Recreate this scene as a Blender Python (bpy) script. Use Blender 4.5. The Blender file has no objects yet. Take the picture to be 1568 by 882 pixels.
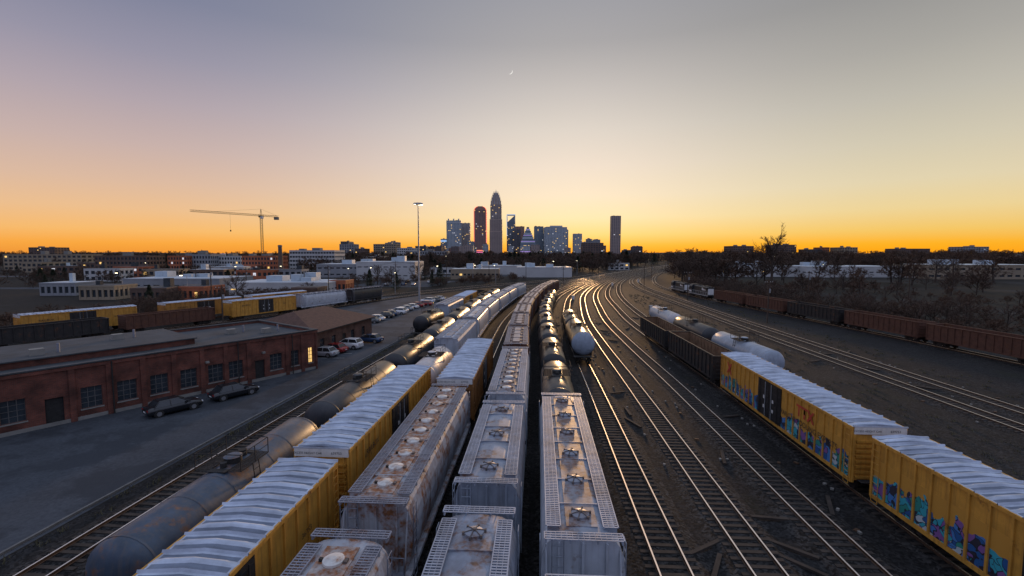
import bpy, math, random
from mathutils import Vector, Matrix
R = random.Random(11)
scene = bpy.context.scene
F = 706.0      # bearings are given as tan(angle)*706
CAMH = 15.2

# ------------------------------------------------------------------ materials
def nt(name):
    m = bpy.data.materials.new(name); m.use_nodes = True
    n = m.node_tree.nodes; l = m.node_tree.links
    return m, n, l, n['Principled BSDF']
MATS = {}
def mk(name, col, rough=.6, metal=0., var=.25, scale=2., rust=0., rustcol=(.12,.045,.018), streak=0.,
       bump=0., bscale=20., spec=.5, dirt=0., dirtcol=(.03,.028,.027), dmap=(1,1,1)):
    if name in MATS: return MATS[name]
    m, n, l, p = nt(name)
    tc = n.new('ShaderNodeTexCoord'); oi = n.new('ShaderNodeObjectInfo')
    mul = n.new('ShaderNodeMath'); mul.operation='MULTIPLY'; mul.inputs[1].default_value=73.
    l.new(oi.outputs['Random'], mul.inputs[0])
    add = n.new('ShaderNodeVectorMath'); add.operation='ADD'
    l.new(tc.outputs['Object'], add.inputs[0]); l.new(mul.outputs[0], add.inputs[1])
    def noise(sc, det=6, vec=None):
        t = n.new('ShaderNodeTexNoise'); t.inputs['Scale'].default_value=sc; t.inputs['Detail'].default_value=det
        t.inputs['Roughness'].default_value=.62
        l.new(vec or add.outputs[0], t.inputs['Vector']); return t.outputs['Fac']
    def ramp(src,a,b):
        r = n.new('ShaderNodeMapRange'); r.inputs['From Min'].default_value=a; r.inputs['From Max'].default_value=b
        l.new(src, r.inputs['Value']); return r.outputs[0]
    def mix(fac,a,b):
        x = n.new('ShaderNodeMix'); x.data_type='RGBA'
        l.new(fac, x.inputs[0])
        for i,c in ((6,a),(7,b)):
            if isinstance(c,tuple): x.inputs[i].default_value=(*c[:3],1)
            else: l.new(c,x.inputs[i])
        return x.outputs[2]
    c = mix(ramp(noise(scale),.3,.7), tuple(k*(1-var) for k in col), tuple(min(1,k*(1+var)) for k in col))
    if streak>0:
        mp = n.new('ShaderNodeMapping'); mp.inputs['Scale'].default_value=(5,5,.35)
        l.new(add.outputs[0], mp.inputs[0])
        s = ramp(noise(1.,5,mp.outputs[0]),.48,.78)
        k = n.new('ShaderNodeMath'); k.operation='MULTIPLY'; k.inputs[1].default_value=streak; l.new(s,k.inputs[0])
        c = mix(k.outputs[0], c, dirtcol)
    if dirt>0:
        mp2 = n.new('ShaderNodeMapping'); mp2.inputs['Scale'].default_value=dmap; l.new(add.outputs[0], mp2.inputs[0])
        s = ramp(noise(.55,9,mp2.outputs[0]),.62-dirt*.3,.8)
        k = n.new('ShaderNodeMath'); k.operation='MULTIPLY'; k.inputs[1].default_value=.85; l.new(s,k.inputs[0])
        c = mix(k.outputs[0], c, dirtcol)
    if rust>0:
        s = ramp(noise(.9,10),.66-rust*.22,.74-rust*.2)
        s2= ramp(noise(4.,4),.3,.6)
        k = n.new('ShaderNodeMath'); k.operation='MULTIPLY'; l.new(s,k.inputs[0]); l.new(s2,k.inputs[1])
        rc = mix(ramp(noise(6.,5),.3,.7), tuple(q*.55 for q in rustcol), tuple(q*1.5 for q in rustcol))
        c = mix(k.outputs[0], c, rc)
    l.new(c, p.inputs['Base Color'])
    rr = n.new('ShaderNodeMapRange'); rr.inputs['To Min'].default_value=max(.05,rough-.12); rr.inputs['To Max'].default_value=min(1,rough+.12)
    l.new(noise(scale*3,3), rr.inputs['Value']); l.new(rr.outputs[0], p.inputs['Roughness'])
    p.inputs['Metallic'].default_value=metal
    p.inputs['Specular IOR Level'].default_value=spec
    if bump>0:
        b = n.new('ShaderNodeBump'); b.inputs['Strength'].default_value=bump; b.inputs['Distance'].default_value=.05
        l.new(noise(bscale,4), b.inputs['Height']); l.new(b.outputs[0], p.inputs['Normal'])
    MATS[name]=m; return m
def emis(name,col,st):
    if name in MATS: return MATS[name]
    m,n,l,p = nt(name)
    p.inputs['Base Color'].default_value=(*[c*.3 for c in col],1)
    p.inputs['Emission Color'].default_value=(*col,1); p.inputs['Emission Strength'].default_value=st
    MATS[name]=m; return m
def glassm(name,col=(.03,.04,.05),rough=.12):
    return mk(name,col,rough,0,.3,1.5,spec=.9)

def brickmat(name,c1,c2,mortar,scale=1.0):
    m,n,l,p = nt(name)
    tc=n.new('ShaderNodeTexCoord'); sx=n.new('ShaderNodeSeparateXYZ'); l.new(tc.outputs['Object'],sx.inputs[0])
    a=n.new('ShaderNodeMath'); a.operation='ADD'; l.new(sx.outputs[0],a.inputs[0]); l.new(sx.outputs[1],a.inputs[1])
    cx=n.new('ShaderNodeCombineXYZ'); l.new(a.outputs[0],cx.inputs[0]); l.new(sx.outputs[2],cx.inputs[1])
    b=n.new('ShaderNodeTexBrick'); b.inputs['Scale'].default_value=scale
    b.inputs['Brick Width'].default_value=.24; b.inputs['Row Height'].default_value=.085; b.inputs['Mortar Size'].default_value=.01
    b.inputs['Color1'].default_value=(*c1,1); b.inputs['Color2'].default_value=(*c2,1); b.inputs['Mortar'].default_value=(*mortar,1)
    l.new(cx.outputs[0],b.inputs['Vector'])
    no=n.new('ShaderNodeTexNoise'); no.inputs['Scale'].default_value=.7; no.inputs['Detail'].default_value=8; l.new(tc.outputs['Object'],no.inputs['Vector'])
    mr=n.new('ShaderNodeMapRange'); mr.inputs['From Min'].default_value=.3; mr.inputs['From Max'].default_value=.7; mr.inputs['To Min'].default_value=.35; mr.inputs['To Max'].default_value=1.3
    l.new(no.outputs['Fac'],mr.inputs['Value'])
    vm=n.new('ShaderNodeVectorMath'); vm.operation='SCALE'; l.new(b.outputs['Color'],vm.inputs[0]); l.new(mr.outputs[0],vm.inputs['Scale'])
    l.new(vm.outputs[0],p.inputs['Base Color']); p.inputs['Roughness'].default_value=.85
    return m

def groundmat(name,c1,c2,fine=9.,coarse=.08,c3=None,bump=.5,rough=.9,patch=(.55,.7),stone=False):
    m,n,l,p = nt(name)
    g=n.new('ShaderNodeNewGeometry')
    def noise(s,d=6):
        t=n.new('ShaderNodeTexNoise'); t.inputs['Scale'].default_value=s; t.inputs['Detail'].default_value=d; t.inputs['Roughness'].default_value=.65
        l.new(g.outputs['Position'],t.inputs['Vector']); return t.outputs['Fac']
    def mr(s,a,b,c=0,d=1):
        r=n.new('ShaderNodeMapRange'); r.inputs['From Min'].default_value=a; r.inputs['From Max'].default_value=b
        r.inputs['To Min'].default_value=c; r.inputs['To Max'].default_value=d; l.new(s,r.inputs['Value']); return r.outputs[0]
    def mix(f,a,b):
        x=n.new('ShaderNodeMix'); x.data_type='RGBA'; l.new(f,x.inputs[0])
        for i,c in ((6,a),(7,b)):
            if isinstance(c,tuple): x.inputs[i].default_value=(*c,1)
            else: l.new(c,x.inputs[i])
        return x.outputs[2]
    fn=noise(fine,5)
    if stone:
        v=n.new('ShaderNodeTexVoronoi'); v.inputs['Scale'].default_value=8.; l.new(g.outputs['Position'],v.inputs['Vector'])
        sp=n.new('ShaderNodeSeparateColor'); l.new(v.outputs['Color'],sp.inputs[0])
        c=mix(mr(sp.outputs[0],.2,1.),c1,c2)
        c=mix(mr(noise(1.3,6),.30,.60,.35,1.),tuple(k*.7 for k in c1),c)
    else:
        c=mix(mr(fn,.3,.7),c1,c2)
    sc=mr(noise(coarse,7),.3,.7,.6,1.3)
    vm=n.new('ShaderNodeVectorMath'); vm.operation='SCALE'; l.new(c,vm.inputs[0]); l.new(sc,vm.inputs['Scale']); c=vm.outputs[0]
    if c3: c=mix(mr(noise(coarse*2.3,9),patch[0],patch[1],0,.8),c,c3)
    l.new(c,p.inputs['Base Color']); p.inputs['Roughness'].default_value=rough
    p.inputs['Specular IOR Level'].default_value=.2
    b=n.new('ShaderNodeBump'); b.inputs['Strength'].default_value=bump; b.inputs['Distance'].default_value=.04
    l.new(fn,b.inputs['Height']); l.new(b.outputs[0],p.inputs['Normal'])
    return m

# ------------------------------------------------------------------ mesh builder
class MB:
    def __init__(s,name): s.name=name; s.v=[]; s.f=[]; s.m=[]; s.sm=[]; s.mats=[]
    def mi(s,mat):
        if mat not in s.mats: s.mats.append(mat)
        return s.mats.index(mat)
    def add(s,vs,fs,mat,smooth=False,M=None):
        o=len(s.v)
        if M is not None: vs=[tuple(M@Vector(v)) for v in vs]
        s.v.extend(vs); i=s.mi(mat)
        for f in fs: s.f.append([k+o for k in f]); s.m.append(i); s.sm.append(smooth)
    def box(s,x0,x1,y0,y1,z0,z1,mat,M=None):
        s.add([(x0,y0,z0),(x1,y0,z0),(x1,y1,z0),(x0,y1,z0),(x0,y0,z1),(x1,y0,z1),(x1,y1,z1),(x0,y1,z1)],
              [(0,3,2,1),(4,5,6,7),(0,1,5,4),(1,2,6,5),(2,3,7,6),(3,0,4,7)],mat,False,M)
    def prism(s,prof,y0,y1,mat,smooth=False,caps=True,M=None,capmat=None):
        n=len(prof); vs=[(x,y0,z) for x,z in prof]+[(x,y1,z) for x,z in prof]
        s.add(vs,[(i,(i+1)%n,(i+1)%n+n,i+n) for i in range(n)],mat,smooth,M)
        if caps: s.add(vs,[tuple(range(n-1,-1,-1)),tuple(range(n,2*n))],capmat or mat,False,M)
    def cyl(s,p0,p1,r0,mat,n=10,r1=None,caps=True,smooth=True,M=None):
        if r1 is None: r1=r0
        p0=Vector(p0);p1=Vector(p1); d=(p1-p0).normalized()
        a=d.orthogonal().normalized(); b=d.cross(a)
        vs=[]
        for p,r in ((p0,r0),(p1,r1)):
            for i in range(n):
                t=2*math.pi*i/n; vs.append(tuple(p+a*math.cos(t)*r+b*math.sin(t)*r))
        s.add(vs,[(i,(i+1)%n,(i+1)%n+n,i+n) for i in range(n)],mat,smooth,M)
        if caps: s.add(vs,[tuple(range(n-1,-1,-1)),tuple(range(n,2*n))],mat,False,M)
    def loft(s,secs,mat,smooth=True,caps=True,M=None):
        n=len(secs[0]); vs=[p for sec in secs for p in sec]; fs=[]
        for k in range(len(secs)-1):
            for i in range(n):
                fs.append((k*n+i,k*n+(i+1)%n,(k+1)*n+(i+1)%n,(k+1)*n+i))
        s.add(vs,fs,mat,smooth,M)
        if caps: s.add(vs,[tuple(range(n-1,-1,-1)),tuple(range((len(secs)-1)*n,len(secs)*n))],mat,False,M)
    def build(s,loc=(0,0,0),rot=0.,link=True,scale=1.):
        me=bpy.data.meshes.new(s.name); me.from_pydata(s.v,[],s.f)
        for m in s.mats: me.materials.append(m)
        me.polygons.foreach_set('material_index',s.m); me.polygons.foreach_set('use_smooth',s.sm)
        me.update()
        ob=bpy.data.objects.new(s.name,me); ob.location=loc; ob.rotation_euler=(0,0,rot); ob.scale=(scale,)*3
        if link: scene.collection.objects.link(ob)
        return ob

# ------------------------------------------------------------------ world + sun + camera
SUN_AZ=math.radians(9); SUN_EL=math.radians(4.2)
w=bpy.data.worlds.new("World"); scene.world=w; w.use_nodes=True
n=w.node_tree.nodes; l=w.node_tree.links; bg=n['Background']
sky=n.new('ShaderNodeTexSky'); sky.sky_type='NISHITA'; sky.sun_disc=False
sky.sun_elevation=SUN_EL; sky.sun_rotation=SUN_AZ
tc=n.new('ShaderNodeTexCoord'); sp=n.new('ShaderNodeSeparateXYZ'); l.new(tc.outputs['Generated'],sp.inputs[0])
def math_(op,a,b=None):
    x=n.new('ShaderNodeMath'); x.operation=op
    for i,v in enumerate((a,b)):
        if v is None: continue
        if isinstance(v,(int,float)): x.inputs[i].default_value=v
        else: l.new(v,x.inputs[i])
    return x.outputs[0]
X,Y,Z=sp.outputs
rxy=math_('SQRT',math_('ADD',math_('MULTIPLY',X,X),math_('MULTIPLY',Y,Y)))
sx=math_('DIVIDE',X,rxy); cy=math_('DIVIDE',Y,rxy)
def s2l(c): return tuple((v/255/12.92 if v/255<=.04045 else ((v/255+.055)/1.055)**2.4) for v in c)
def skyramp(stops):
    r=n.new('ShaderNodeValToRGB')
    e=r.color_ramp.elements
    while len(e)<len(stops): e.new(.5)
    for i,(p,c) in enumerate(stops):
        e[i].position=p; e[i].color=(*s2l(c),1)
    l.new(Z,r.inputs[0]); return r.outputs[0]
zz=[0,.018,.04,.075,.12,.18,.25,.32,.40,.52,.72,1.]  # out-of-frame zenith and rear sky brightened beyond natural to light the foreground
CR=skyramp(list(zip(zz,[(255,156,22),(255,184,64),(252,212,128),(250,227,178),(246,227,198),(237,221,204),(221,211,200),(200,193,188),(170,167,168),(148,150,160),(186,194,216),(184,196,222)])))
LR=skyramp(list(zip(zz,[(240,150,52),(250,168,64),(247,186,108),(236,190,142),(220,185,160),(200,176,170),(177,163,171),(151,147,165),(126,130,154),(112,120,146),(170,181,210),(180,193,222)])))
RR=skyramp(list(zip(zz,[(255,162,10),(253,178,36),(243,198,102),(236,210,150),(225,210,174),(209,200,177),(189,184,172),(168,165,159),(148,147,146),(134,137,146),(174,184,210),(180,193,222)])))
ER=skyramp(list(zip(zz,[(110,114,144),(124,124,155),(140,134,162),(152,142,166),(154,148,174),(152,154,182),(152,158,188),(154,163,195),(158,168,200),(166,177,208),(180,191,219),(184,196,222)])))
def maprange(v,a,b):
    r=n.new('ShaderNodeMapRange'); r.interpolation_type='SMOOTHSTEP'; r.inputs['From Min'].default_value=a; r.inputs['From Max'].default_value=b; l.new(v,r.inputs['Value']); return r.outputs[0]
def mixw(f,a,b):
    x=n.new('ShaderNodeMix'); x.data_type='RGBA'; l.new(f,x.inputs[0]); l.new(a,x.inputs[6]); l.new(b,x.inputs[7]); return x.outputs[2]
c=mixw(maprange(sx,-.65,.12),LR,CR)
c=mixw(maprange(sx,.12,.68),c,RR)
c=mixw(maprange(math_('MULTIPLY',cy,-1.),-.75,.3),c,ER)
sc=n.new('ShaderNodeVectorMath'); sc.operation='SCALE'; l.new(sky.outputs[0],sc.inputs[0]); sc.inputs['Scale'].default_value=.003
ad=n.new('ShaderNodeVectorMath'); ad.operation='ADD'; l.new(c,ad.inputs[0]); l.new(sc.outputs[0],ad.inputs[1])
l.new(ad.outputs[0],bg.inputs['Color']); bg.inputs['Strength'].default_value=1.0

sd=bpy.data.lights.new('sun','SUN'); sd.energy=2.0; sd.angle=math.radians(3.); sd.color=(1,.58,.26)
so=bpy.data.objects.new('sun',sd); scene.collection.objects.link(so)
dv=Vector((math.sin(SUN_AZ)*math.cos(SUN_EL),math.cos(SUN_AZ)*math.cos(SUN_EL),math.sin(SUN_EL)))
so.rotation_euler=dv.to_track_quat('Z','Y').to_euler(); so.location=(0,300,200)

cam=bpy.data.cameras.new('camera'); cam.lens=16.16; cam.sensor_width=36; cam.clip_end=40000; cam.clip_start=.5
co=bpy.data.objects.new('camera',cam); scene.collection.objects.link(co); scene.camera=co
co.location=(0,0,CAMH); co.rotation_euler=(math.radians(90-4.3),0,0)
scene.view_settings.view_transform='Standard'; scene.view_settings.look='None'; scene.view_settings.exposure=0

# ------------------------------------------------------------------ tracks
DS=[-60,-10,25,50,75,100,125,160,200,266,330,450,700]
TR={
'A2':[-30,-24.5,-21.9,-19.4,-16.6,-14.1,-11.8,-7,4,38,66.5,126,260],
'A':[-20,-16.6,-14.6,-12.8,-11.3,-9.8,-7.4,-2.5,9,39.5,67.5,127,262],
'B':[-15,-12.2,-10.25,-8.6,-7.0,-5.5,-2.6,2.8,14,41.5,69,128.5,264],
'C':[-10.6,-7.6,-5.5,-4.2,-2.9,-1.3,1.8,7.2,18.3,44,71.5,131,266],
'D':[-5.6,-2.9,-.95,.35,1.3,3.0,6.1,12,22.8,47,74,133.5,269],
'E':[-1.4,1.2,3.15,4.6,5.7,7.3,10.4,16.3,26.8,50,77,136,272],
'F':[3.2,6,7.9,9.2,10.3,12,15,20.5,30.6,53,79.5,138.5,275],
'G':[7.7,10.4,12.3,13.7,14.9,16.6,19.6,24.9,34.5,56,82,141,278],
'H':[12.4,15,17.1,18.5,19.5,21,24,29.2,38.4,59,85,144,281],
'I':[18,21,22.2,23.8,24.6,26,28.8,33.5,42.3,62,88,147,284],
'J':[28.2,28.8,29.2,29.4,29.5,30.5,33,38,46.4,65.5,91.5,150,288],
'K':[41,42.2,43.3,44.3,45.5,47,48.8,51,54.5,69.5,95.5,154,292],
'L':[45.5,46.7,47.8,48.8,50,51.4,53,55.2,58.8,73.5,99,157.5,296],
'M':[70,70,70,69.8,69,67.5,65.8,64,66,82,105,163,302],
'N':[-150,-122,-102,-89.5,-77,-63.5,-52,-37.5,-16,34,65,125,258],
'O':[-162,-134,-113,-99.5,-86.5,-73,-61.5,-47,-25,25,58,119,250],
}
class Track:
    def __init__(s,k,xs):
        s.k=k; s.xs=xs; n=len(DS); s.t=[0]*n
        for i in range(n):
            if i==0: s.t[i]=(xs[1]-xs[0])/(DS[1]-DS[0])
            elif i==n-1: s.t[i]=(xs[-1]-xs[-2])/(DS[-1]-DS[-2])
            else:
                h0=DS[i]-DS[i-1];h1=DS[i+1]-DS[i]
                s.t[i]=((xs[i]-xs[i-1])/h0*h1+(xs[i+1]-xs[i])/h1*h0)/(h0+h1)
    def x(s,d):
        d=max(DS[0],min(DS[-1]-.001,d)); i=0
        while DS[i+1]<=d: i+=1
        h=DS[i+1]-DS[i]; u=(d-DS[i])/h
        return (2*u**3-3*u*u+1)*s.xs[i]+(u**3-2*u*u+u)*h*s.t[i]+(-2*u**3+3*u*u)*s.xs[i+1]+(u**3-u*u)*h*s.t[i+1]
    def place(s,d0,L):
        p=Vector((s.x(d0),d0)); d=d0+L*.5
        while (Vector((s.x(d),d))-p).length<L: d+=.03
        q=Vector((s.x(d),d)); c=(p+q)/2; v=q-p
        return (c.x,c.y,.33),-math.atan2(v.x,v.y),d
TK={k:Track(k,v) for k,v in TR.items()}
m_ballast=groundmat('ballast_gravel',(.008,.008,.0085),(.066,.064,.064),fine=6.,coarse=.12,c3=(.026,.021,.017),bump=.9,stone=True)
m_yard=groundmat('yard_cinders',(.009,.0095,.0105),(.040,.040,.042),fine=5.,coarse=.05,c3=(.020,.022,.014),bump=.8,patch=(.56,.72),stone=True)
m_ground=groundmat('dry_ground',(.008,.0075,.006),(.024,.021,.016),fine=.5,coarse=.012,c3=(.032,.032,.033),bump=.3,patch=(.58,.62))
m_asph=groundmat('asphalt',(.044,.051,.063),(.074,.084,.100),fine=4.,coarse=.09,c3=(.034,.039,.048),bump=.15,rough=.78,patch=(.5,.56))
m_tie=mk('tie_wood',(.038,.030,.025),.9,0,.5,1.2)
m_railtop=mk('rail_steel',(.95,.86,.76),.44,1.,.05,3)
m_railside=mk('rail_rust',(.09,.05,.03),.65,.3,.3,3)

def sheet(name,pts,z,mat):
    b=MB(name); b.add([(x,y,z) for x,y in pts],[tuple(range(len(pts)))],mat); return b.build()
sheet('ground',[(-14000,-4000),(14000,-4000),(14000,16000),(-14000,16000)],0,m_ground)
b=MB('rail_yard_ground'); ds=list(range(-60,461,10))
vs=[];fs=[]
for d in ds: vs+= [(TK['A2'].x(d)-3.2,d,.006),(TK['M'].x(d)+7,d,.006)]
for i in range(len(ds)-1): fs.append((2*i,2*i+1,2*i+3,2*i+2))
b.add(vs,fs,m_yard); b.build()
vs=[(TK['A2'].x(d)-3.3,d) for d in range(-60,151,10)]
sheet('asphalt_lot',vs+[(-30,168),(-46,160),(-50,135),(-56,118),(-66,100),(-78,76),(-92,45),(-115,-60)],.012,m_asph)
sheet('street',[(-420,300),(-30,300),(20,312),(20,322),(-420,310)],.004,m_asph)
sheet('street',[(-300,196),(-95,196),(-95,206),(-300,206)],.004,m_asph)
sheet('street',[(-150,206),(-142,206),(-230,520),(-240,520)],.005,m_asph)
sheet('street',[(130,338),(620,350),(620,362),(130,350)],.004,m_asph)
sheet('car_park',[(-75,212),(-38,208),(-30,255),(-75,258)],.006,m_asph)

for ti,(k,t) in enumerate(TK.items()):
    b=MB('railway_track'); dz=.0025*ti
    ds=[]; d=-45.
    while d<640: ds.append(d); d+= 2.5 if d<350 else 8
    P=[];Nn=[]
    for d in ds:
        x=t.x(d); v=Vector((t.x(d+.5)-t.x(d-.5),1.)).normalized(); P.append((x,d)); Nn.append((v.y,-v.x))
    def strip(prof,mat):  # list of (offset,z)
        vs=[];fs=[];m=len(prof)
        for (x,y),(nx,ny) in zip(P,Nn):
            for o,z in prof: vs.append((x+nx*o,y+ny*o,z))
        for i in range(len(P)-1):
            for j in range(m-1): fs.append((i*m+j,i*m+j+1,(i+1)*m+j+1,(i+1)*m+j))
        b.add(vs,fs,mat)
    strip([(-1.9,.0),(-1.35,.12+dz),(1.35,.12+dz),(1.9,.0)],m_ballast)
    for s in (-1,1):
        o=s*.752
        strip([(o-.075,.17),(o-.04,.19),(o-.038,.315)],m_railside)
        strip([(o-.038,.315),(o-.037,.33),(o+.037,.33),(o+.038,.315)],m_railtop)
        strip([(o+.038,.315),(o+.04,.19),(o+.075,.17)],m_railside)
    d=-40.
    while d<230:
        x=t.x(d); v=Vector((t.x(d+.5)-t.x(d-.5),1.)).normalized()
        M=Matrix.Translation((x,d,0))@Matrix.Rotation(-math.atan2(v.x,v.y)+R.uniform(-.01,.01),4,'Z')
        e=R.uniform(-.06,.06)
        b.box(-1.28+e,1.28+e,-.115,.115,.05,.165+dz+R.uniform(-.006,.004),m_tie,M)
        d+=.56 if d<90 else .75
    b.build()

# ------------------------------------------------------------------ rail cars
m_wheel=mk('wheel_steel',(.05,.042,.038),.6,.5,.3,3)
m_truck=mk('truck_frame',(.03,.027,.025),.8,0,.4,3,rust=.3)
m_under=mk('underframe',(.022,.021,.021),.85,0,.4,3)
def trucks(b,L,off=1.9):
    for yc in (-L/2+off,L/2-off):
        for dy in (-.88,.88):
            for s in (-1,1):
                b.cyl((s*.69,yc+dy,.45),(s*.81,yc+dy,.45),.45,m_wheel,16)
                b.cyl((s*.66,yc+dy,.45),(s*.69,yc+dy,.45),.48,m_wheel,16)
                b.box(s*.98-.1,s*.98+.1,yc+dy-.16,yc+dy+.16,.32,.6,m_truck)
            b.cyl((-.8,yc+dy,.45),(.8,yc+dy,.45),.08,m_wheel,8)
        for s in (-1,1):
            M=Matrix.Translation((s*.98,yc,0))
            b.prism([(-.07,.0),(.07,.0),(.07,.14),(-.07,.14)],-1.25,1.25,m_truck,M=M@Matrix.Translation((0,0,.58)))
            b.prism([(-.07,.0),(.07,.0),(.07,.12),(-.07,.12)],-.55,.55,m_truck,M=M@Matrix.Translation((0,0,.2)))
            b.box(s*.98-.06,s*.98+.06,yc-.35,yc+.35,.3,.6,m_truck)
            for q in (-.2,0,.2): b.cyl((s*1.0,yc+q,.3),(s*1.0,yc+q,.6),.075,m_wheel,8)
        b.box(-1.05,1.05,yc-.2,yc+.2,.5,.85,m_truck)
    b.box(-.2,.2,-L/2-.0,L/2,.78,1.05,m_under)
    for s in (-1,1):
        b.box(-.1,.1,min(s*L/2,s*(L/2+.5)),max(s*L/2,s*(L/2+.5)),.8,.98,m_under)
        b.box(-.16,.16,s*(L/2+.42)-.12,s*(L/2+.42)+.12,.72,1.05,m_wheel)
        b.cyl((.5,s*L/2,.8),(.25,s*(L/2+.4),.35),.03,m_under,6)
def ladder(b,x,y0,y1,z0,z1,mat,axis='x'):
    n=int((z1-z0)/.38)
    for yy in (y0,y1):
        b.cyl((x,yy,z0),(x,yy,z1),.022,mat,5)
    for i in range(n+1):
        z=z0+i*(z1-z0)/n; b.cyl((x,y0,z),(x,y1,z),.018,mat,5)
def ladder_end(b,y,x0,x1,z0,z1,mat):
    n=int((z1-z0)/.38)
    for xx in (x0,x1): b.cyl((xx,y,z0),(xx,y,z1),.022,mat,5)
    for i in range(n+1):
        z=z0+i*(z1-z0)/n; b.cyl((x0,y,z),(x1,y,z),.018,mat,5)
def grating(b,x0,x1,y0,y1,z,mat,step=.13,fine=True):
    if not fine:
        b.box(x0,x1,y0,y1,z-.03,z,mat); return
    for x in (x0,x1): b.box(x-.02,x+.02,y0,y1,z-.05,z,mat)
    n=max(1,round((x1-x0)/.2))
    for i in range(1,n):
        xx=x0+(x1-x0)*i/n; b.box(xx-.008,xx+.008,y0,y1,z-.035,z-.003,mat)
    k=int((y1-y0)/step)
    for i in range(k+1):
        yy=y0+(y1-y0)*i/k; b.box(x0+.02,x1-.02,yy-.028,yy+.028,z-.03,z-.006,mat)

def finish(b,tk,d0,L):
    loc,rot,d=TK[tk].place(d0,L); o=b.build(loc,rot); return o

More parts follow.
